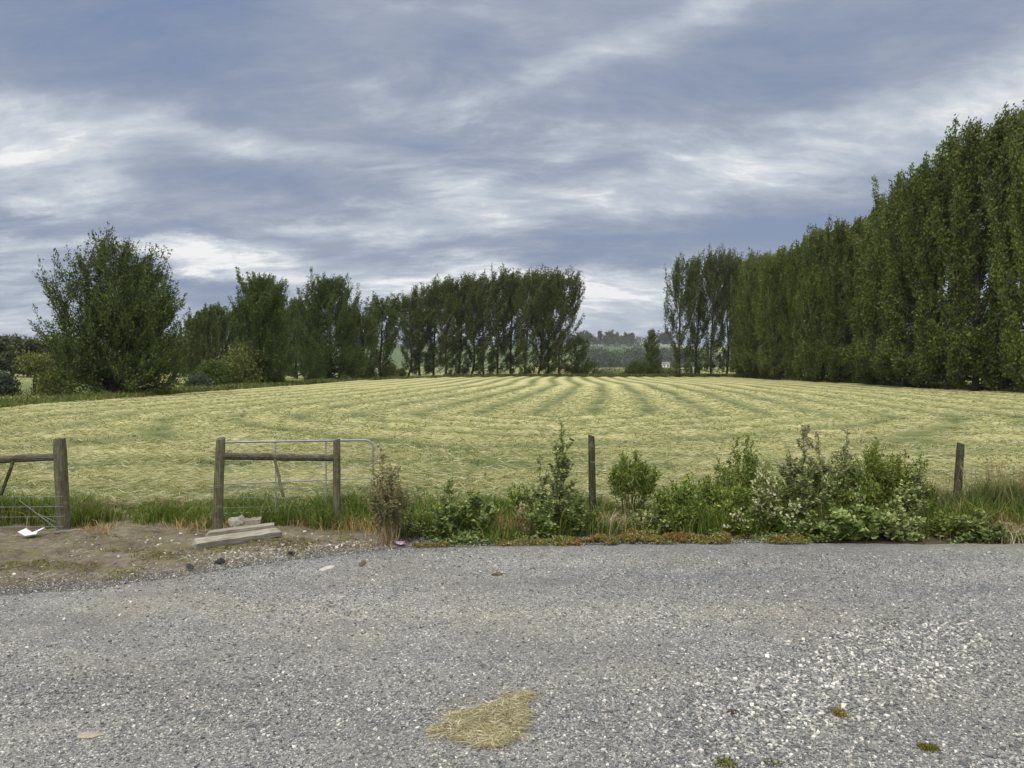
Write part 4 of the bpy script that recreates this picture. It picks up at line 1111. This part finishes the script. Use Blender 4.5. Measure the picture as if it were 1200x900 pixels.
# white plastic tray, folded in two
b = G(36, 629); root = empty('plastic_tray', b + [0, 0, .015], 'broken white plastic tray lying on the dirt by the left post', 'tray')
mb = MB()
def sheet(pts, th):
    P = np.array(pts, float); N = norm(np.cross(P[1] - P[0], P[2] - P[0])); V = np.concatenate([P, P + N * th])
    mb.add(V, [np.array([[3, 2, 1, 0], [4, 5, 6, 7], [0, 1, 5, 4], [1, 2, 6, 5], [2, 3, 7, 6], [3, 0, 4, 7]])])
sheet([[-.12, -.05, .05], [-.03, -.06, .008], [-.02, .07, .012], [-.10, .07, .065]], .006)
mb.build('torn_side', M['white_plastic'], root)
mb = MB(); sheet([[-.028, -.06, .007], [.09, -.045, .025], [.11, .07, .075], [-.018, .07, .012]], .006); sheet([[.09, -.05, .02], [.115, -.045, .06], [.122, .07, .075], [.108, .07, .07]], .006)
mb.build('flat_side', M['white_plastic'], root)

# ------------------------------------------------------------------ loose stones, chips, straw
def stones(name, x, y, z, s, mat, seed, label, cat='gravel'):
    rng = np.random.default_rng(seed); n = len(x)
    base = np.array([[-1, -1, -1], [1, -1, -1], [1, 1, -1], [-1, 1, -1], [-1, -1, 1], [1, -1, 1], [1, 1, 1], [-1, 1, 1.]]) * .5
    V = base[None] * rng.uniform(.55, 1.15, (n, 8, 1)) * (s[:, None, None] * np.stack([rng.uniform(.8, 1.4, n), rng.uniform(.7, 1.1, n), rng.uniform(.4, .75, n)], -1)[:, None, :])
    V = V + rng.normal(0, .08, (n, 8, 3)) * s[:, None, None]
    a = rng.random(n) * 6.28; ca, sa = np.cos(a)[:, None], np.sin(a)[:, None]
    tl = rng.normal(0, .3, n)[:, None]
    Z = V[..., 2] + tl * V[..., 0]
    V = np.stack([V[..., 0] * ca - V[..., 1] * sa, V[..., 0] * sa + V[..., 1] * ca, Z], -1) + np.stack([x, y, z], -1)[:, None, :]
    f = np.array([[0, 3, 2, 1], [4, 5, 6, 7], [0, 1, 5, 4], [1, 2, 6, 5], [2, 3, 7, 6], [3, 0, 4, 7]])
    F = (np.arange(n)[:, None, None] * 8 + f[None]).reshape(-1, 4)
    mb = MB(); mb.add(V.reshape(-1, 3), F)
    return tag(mb.build(name, M[mat]), label, cat, kind='stuff')
rng = np.random.default_rng(51); n = 120000
y = 3.5 + 4.7 * rng.random(n) ** 1.35; x = (rng.random(n) * 2 - 1) * (y * .70 + .3)
k = (y < edge_y(x) - .02) & (rng.random(n) < np.clip(0.0 + 1.6 * fbm(x * .55 + 3, y * 1.1, 3) ** 1.4, .15, 1)); x, y = x[k], y[k]
s = rng.uniform(.0045, .011, len(x)) * rng.choice([1, 1, 1, 1.7], len(x))
stones('loose_gravel', x, y, gravel_z(x, y) + s * .12, s, 'stone', 52, 'fine grey loose gravel covering the yard')
# bigger pale stones in a drift at lower right
n = 17000; t = rng.random(n)
c0, c1 = G(850, 850), G(1120, 742)
x = c0[0] + (c1[0] - c0[0]) * t + rng.normal(0, .30, n); y = c0[1] + (c1[1] - c0[1]) * t + rng.normal(0, .24, n)
k = vnoise(x * 4, y * 4) + .7 * rng.random(n) > .6; x, y = x[k], y[k]
s = .006 + .018 * rng.random(len(x)) ** 2; stones('pale_gravel', x, y, gravel_z(x, y) + s * .15, s, 'stone_pale', 53, 'drift of bigger pale stones on the gravel at lower right')
n = 6000; x = rng.uniform(1.0, 3.2, n); y = rng.uniform(3.5, 4.6, n); k = vnoise(x * 2.5 + 9, y * 2.5) > .5; x, y = x[k], y[k]
s = rng.uniform(.01, .022, len(x)); stones('coarse_gravel', x, y, gravel_z(x, y) + s * .15, s, 'stone', 54, 'coarse blue-grey stones along the bottom right of the gravel')
# white shell chips along the dirt below the planks
n = 2200; px = rng.uniform(215, 500, n); py = np.interp(px, [215, 300, 400, 500], [668, 657, 648, 640]) - 2 + rng.normal(0, 4.5, n) - 4
P = np.array([G(a_, b_) for a_, b_ in zip(px, py)]); x, y = P[:, 0], P[:, 1]; k = (y > edge_y(x)) & (rng.random(n) < np.interp(px, [215, 270, 330, 430, 500], [.3, .8, 1, .8, .4])); x, y = x[k], y[k]
s = rng.uniform(.008, .03, len(x)) * rng.uniform(.5, 1, len(x)); stones('shell_chips', x, y, verge_z(x, y) + s * .1, s, 'chip', 55, 'white shell and stone chips along the dirt edge', 'chips')
n = 24000; x = rng.uniform(-7, 3, n); y = edge_y(x) + np.abs(rng.normal(0, .30, n)) - .03; s = rng.uniform(.004, .011, n)
stones('edge_gravel', x, y, np.maximum(verge_z(x, y), .002) + s * .15, s, 'stone', 57, 'loose gravel kicked over the edge of the dirt')
n = 900; x = rng.uniform(-5, .5, n); y = rng.uniform(6.3, 9, n); k = y > edge_y(x); x, y = x[k], y[k]; s = rng.uniform(.008, .03, len(x)); stones('dirt_stones', x, y, verge_z(x, y) + s * .1, s, 'stone_pale', 56, 'scattered small stones on the bare dirt', 'stones')

# patch of straw on the gravel
b = G(568, 853); O = b; rng = np.random.default_rng(61)
poly = np.array([G(*p)[:2] for p in [(503, 862), (530, 846), (560, 836), (590, 822), (607, 815), (626, 822), (620, 838), (612, 853), (600, 872), (578, 881), (555, 880), (528, 874)]]) - b[:2]
def inside(x, y, P):
    r = np.zeros(len(x), bool)
    for i in range(len(P)):
        (x1, y1), (x2, y2) = P[i], P[i - 1]
        c = ((y1 > y) != (y2 > y)) & (x < (x2 - x1) * (y - y1) / (y2 - y1 + 1e-9) + x1); r ^= c
    return r
n = 16000; x = rng.uniform(poly[:, 0].min(), poly[:, 0].max(), n) ; y = rng.uniform(poly[:, 1].min(), poly[:, 1].max(), n)
xw = x + .12 * (vnoise(x * 11, y * 11) - .5) + rng.normal(0, .02, n) + (rng.random(n) < .13) * rng.normal(0, .11, n); yw = y + .12 * (vnoise(x * 11 + 40, y * 11) - .5) + rng.normal(0, .02, n) + (rng.random(n) < .13) * rng.normal(0, .08, n)
k = inside(xw, yw, poly); x, y = x[k], y[k]; n = len(x)
az = rng.random(n) * 6.28; pit = rng.normal(.03, .16, n)
D = np.stack([np.cos(az) * np.cos(pit), np.sin(az) * np.cos(pit), np.sin(pit)], -1); Ls = rng.uniform(.04, .13, n)
lb = MB(); leaves4(lb, np.stack([x, y, gravel_z(x + b[0], y + b[1]) + .006 + rng.random(n) ** 1.5 * .028], -1) - D * Ls[:, None] * .5, D, Ls, rng.uniform(.0016, .0036, n), rng, droop=.06)
o = lb.build('straw_patch', M['straw'], loc=b); tag(o, 'flattened patch of yellow straw lying on the gravel in the foreground', 'straw')
# small growths on the gravel
def tuft(px, py, w, h, mat, n, label, name, seed):
    b = G(px, py); rng = np.random.default_rng(seed); lb = MB(); x = np.clip(rng.normal(0, w, n), -1.5 * w, 1.5 * w); y = np.clip(rng.normal(0, w * .8, n), -1.3 * w, 1.3 * w)
    P = np.stack([x, y, .01 + h * rng.random(n) * np.exp(-(x * x + y * y) / (2 * w * w))], -1)
    leaves4(lb, P, rng.normal(0, .6, (n, 3)) + [0, 0, .6], .016, .008, rng)
    o = lb.build(name, M[mat], loc=b); tag(o, label, 'plant')
tuft(984, 840, .028, .03, 'sedum', 500, 'small orange stonecrop tuft on the gravel below the pale stones', 'stonecrop_tuft', 1)
tuft(859, 839, .022, .015, 'brown_leaf', 200, 'small brown dead tuft on the gravel left of the orange tuft', 'dead_tuft', 2)
tuft(1088, 880, .03, .015, 'moss', 350, 'small green moss tuft near the lower right corner of the gravel', 'moss_tuft', 3)
tuft(851, 899, .04, .02, 'moss', 450, 'green moss tuft at the bottom edge below the pale stones', 'moss_tuft', 4)
tuft(905, 899, .03, .015, 'moss', 250, 'second moss tuft at the bottom edge, right of the other', 'moss_tuft', 5)

# ------------------------------------------------------------------ sky and light
w = bpy.data.worlds.new('World'); SC.world = w; w.use_nodes = True
nt = w.node_tree; nt.nodes.clear(); t = NT(nt)
SUN_EL, SUN_AZ = R(52), R(215)          # azimuth clockwise from +Y: behind the camera, to the left
sky = t.n('ShaderNodeTexSky', sky_type='NISHITA'); sky.sun_disc = False
sky.sun_elevation = SUN_EL; sky.sun_rotation = SUN_AZ; sky.air_density = 1.2; sky.dust_density = 1.5
tc = t.n('ShaderNodeTexCoord'); D = tc.outputs['Generated']
sep = t.n('ShaderNodeSeparateXYZ'); t.l(D, sep.inputs[0]); dx, dy, dz = sep.outputs
zc = t.math('ADD', t.math('MAXIMUM', dz, 0.0), .26)
cmb = t.n('ShaderNodeCombineXYZ'); t.l(t.math('DIVIDE', dx, zc), cmb.inputs[0]); t.l(t.math('DIVIDE', dy, zc), cmb.inputs[1])
CPL = cmb.outputs[0]                     # point where the ray meets the cloud layer
wq = t.n('ShaderNodeTexNoise'); t.l(t.mapping(CPL, (.8, 1.1, 1), (0, 0, R(15)), (2, 5, 0)), wq.inputs['Vector']); wq.inputs['Scale'].default_value = 1.0; wq.inputs['Detail'].default_value = 3
wv = t.n('ShaderNodeVectorMath', operation='MULTIPLY_ADD'); t.l(wq.outputs['Color'], wv.inputs[0]); wv.inputs[1].default_value = (.45, .45, 0); t.l(CPL, wv.inputs[2])
CW = wv.outputs[0]
n1 = t.noise(t.mapping(CW, (.8, 1.0, 1), (0, 0, R(28))), 1.3, 11, .60, 0)
n2 = t.noise(t.mapping(CW, (1.0, 2.2, 1), (0, 0, R(-32)), (3, 1, 0)), 2.4, 11, .66, .2)
n3 = t.noise(t.mapping(CPL, (1, 1.6, 1), (0, 0, R(40)), (7, 2, 0)), .55, 4, .5, .3)
rg = t.noise(t.mapping(CW, (1.2, 2.8, 1), (0, 0, R(-25)), (9, 4, 0)), 2.0, 9, .6, .3)
rg = t.math('POWER', t.math('SUBTRACT', 1.0, t.math('ABSOLUTE', t.math('MULTIPLY_ADD', rg, 4.0, -2.0)), clamp=True), 1.5)
# bright and dark banks of cloud at their own bearings and heights
az = t.math('ARCTAN2', dx, dy); el = t.math('ARCSINE', dz)
wn = t.n('ShaderNodeTexNoise'); t.l(t.mapping(CPL, (1, 1.5, 1), (0, 0, R(10))), wn.inputs['Vector']); wn.inputs['Scale'].default_value = 1.6; wn.inputs['Detail'].default_value = 9; wn.inputs['Roughness'].default_value = .62
ws = t.n('ShaderNodeSeparateColor'); t.l(wn.outputs['Color'], ws.inputs[0])
wa = t.math('MULTIPLY_ADD', t.math('SUBTRACT', ws.outputs[0], .5), .34, az)
we = t.math('MULTIPLY_ADD', t.math('SUBTRACT', ws.outputs[1], .5), .13, el)
BL = [(60, 168, 200, 48, -6, .46), (330, 165, 110, 18, -6, .24), (255, 312, 120, 15, -13, .5), (440, 262, 130, 34, 12, .34), (340, 268, 70, 10, 5, .22),
      (720, 352, 190, 46, 0, .36), (30, 380, 110, 26, 0, .30), (40, 290, 120, 14, 4, .18), (850, 4, 150, 20, 14, .34), (690, 30, 80, 34, 20, .12),
      (1010, 165, 260, 32, 12, .16), (800, 220, 200, 28, 8, .22), (1190, 125, 90, 45, 20, .12), (470, 128, 70, 22, 0, .16), (600, 330, 160, 16, 0, .16), (440, 20, 90, 26, 10, .14),
      (300, 70, 330, 44, 0, -.14), (330, 215, 260, 28, -4, -.22), (620, 285, 220, 16, 4, -.16), (90, 262, 190, 17, 0, -.34), (760, 292, 190, 20, 0, -.18), (1040, 60, 230, 44, 18, -.10), (930, 255, 150, 26, 8, -.07), (560, 170, 140, 30, 0, -.10), (280, 345, 110, 12, -10, -.22)]
tot = t.math('MULTIPLY', t.math('SUBTRACT', n1, .5), 1.0)
tot = t.math('ADD', tot, t.math('MULTIPLY', t.math('SUBTRACT', n2, .5), t.math('MULTIPLY_ADD', t.smooth(.45, .7, n1), .9, .6)))
tot = t.math('ADD', tot, t.math('MULTIPLY', t.math('SUBTRACT', n3, .5), .35))
tot = t.math('ADD', tot, .39)
for px, py, rx, ry, rot, amp in BL:
    xx = (px - 600) / FPX; a0 = math.atan(xx); e0 = math.atan2((428 - py) / FPX, math.hypot(1, xx))
    sx = rx / FPX * math.cos(a0) ** 2 * 1.15; sy = ry / FPX * math.cos(a0) * 1.2
    c, s_ = math.cos(R(rot)), math.sin(R(rot))
    da = t.math('SUBTRACT', wa, a0); de = t.math('SUBTRACT', we, e0)
    p = t.math('ADD', t.math('MULTIPLY', da, c / sx), t.math('MULTIPLY', de, s_ / sx))
    q = t.math('ADD', t.math('MULTIPLY', da, -s_ / sy), t.math('MULTIPLY', de, c / sy))
    r2 = t.math('ADD', t.math('MULTIPLY', p, p), t.math('MULTIPLY', q, q))
    g = t.math('POWER', 2.718, t.math('MULTIPLY', r2, -.8))
    tot = t.math('MULTIPLY_ADD', g, amp, tot)
tot = t.math('ADD', tot, t.math('MULTIPLY', t.math('SUBTRACT', rg, .3), t.math('MULTIPLY', t.smooth(.3, .75, tot), .30)))
cc = t.ramp(tot, [(0, (.165, .238, .43)), (.22, (.240, .296, .425)), (.45, (.332, .380, .478)), (.70, (.50, .55, .63)), (.88, (.68, .715, .755)), (1.0, (.90, .91, .91))])
# sky out of view, overhead and behind the camera, brightened to light the ground
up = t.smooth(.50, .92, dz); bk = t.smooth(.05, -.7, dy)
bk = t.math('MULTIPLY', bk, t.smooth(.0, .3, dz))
thin = t.math('MAXIMUM', up, bk)  # weight of the brightened sky that lies out of view
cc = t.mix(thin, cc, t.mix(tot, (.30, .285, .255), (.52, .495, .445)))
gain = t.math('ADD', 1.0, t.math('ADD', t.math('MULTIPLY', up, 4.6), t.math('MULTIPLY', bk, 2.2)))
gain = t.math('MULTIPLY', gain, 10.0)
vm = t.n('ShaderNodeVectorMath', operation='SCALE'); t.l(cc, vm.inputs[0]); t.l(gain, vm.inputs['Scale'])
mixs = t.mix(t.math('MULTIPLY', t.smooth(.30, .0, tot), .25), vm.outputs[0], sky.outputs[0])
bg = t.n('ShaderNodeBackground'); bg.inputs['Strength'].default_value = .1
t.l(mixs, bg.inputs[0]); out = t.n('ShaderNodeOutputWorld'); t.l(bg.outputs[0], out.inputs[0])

sl = bpy.data.lights.new('Sun', 'SUN'); sl.energy = 1.5; sl.angle = R(18); sl.color = (1, .96, .90)
so = bpy.data.objects.new('Sun', sl); COL.objects.link(so)
sd = Vector((math.sin(SUN_AZ) * math.cos(SUN_EL), math.cos(SUN_AZ) * math.cos(SUN_EL), math.sin(SUN_EL)))
so.rotation_euler = sd.to_track_quat('Z', 'Y').to_euler(); so.location = (0, -20, 40)

# air
HAZE = .00013
if HAZE > 0:
    mb = MB(); x0, x1, y0, y1, z0, z1 = -2700, 2700, -450, 2700, -3, 95
    V = [[x0, y0, z0], [x1, y0, z0], [x1, y1, z0], [x0, y1, z0], [x0, y0, z1], [x1, y0, z1], [x1, y1, z1], [x0, y1, z1]]
    mb.add(V, np.array([[0, 3, 2, 1], [4, 5, 6, 7], [0, 1, 5, 4], [1, 2, 6, 5], [2, 3, 7, 6], [3, 0, 4, 7]]))
    m = bpy.data.materials.new('haze'); m.use_nodes = True; m.node_tree.nodes.clear(); t = NT(m.node_tree)
    o_ = t.n('ShaderNodeOutputMaterial'); pv = t.n('ShaderNodeVolumePrincipled'); t.l(pv.outputs[0], o_.inputs['Volume'])
    pv.inputs['Color'].default_value = (.80, .88, 1, 1); pv.inputs['Density'].default_value = HAZE; pv.inputs['Anisotropy'].default_value = .2
    tag(mb.build('haze', m), 'thin blue haze over the far hills', 'haze', kind='stuff')

# ------------------------------------------------------------------ camera and render
cd = bpy.data.cameras.new('Camera'); cam = bpy.data.objects.new('Camera', cd); COL.objects.link(cam)
cam.location = (0, 0, CAMZ); cam.rotation_euler = (math.pi / 2 - PITCH, 0, 0)
cd.sensor_width = 36; cd.lens = FPX / 1200 * 36; cd.clip_start = .05; cd.clip_end = 6000
SC.camera = cam
SC.view_settings.view_transform = 'Standard'; SC.view_settings.look = 'None'
SC.view_settings.exposure = 0; SC.view_settings.gamma = 1; SC.view_settings.use_curve_mapping = False
SC.cycles.max_bounces = 6; SC.cycles.diffuse_bounces = 3; SC.cycles.transmission_bounces = 4; SC.cycles.volume_bounces = 0
SC.cycles.use_denoising = True
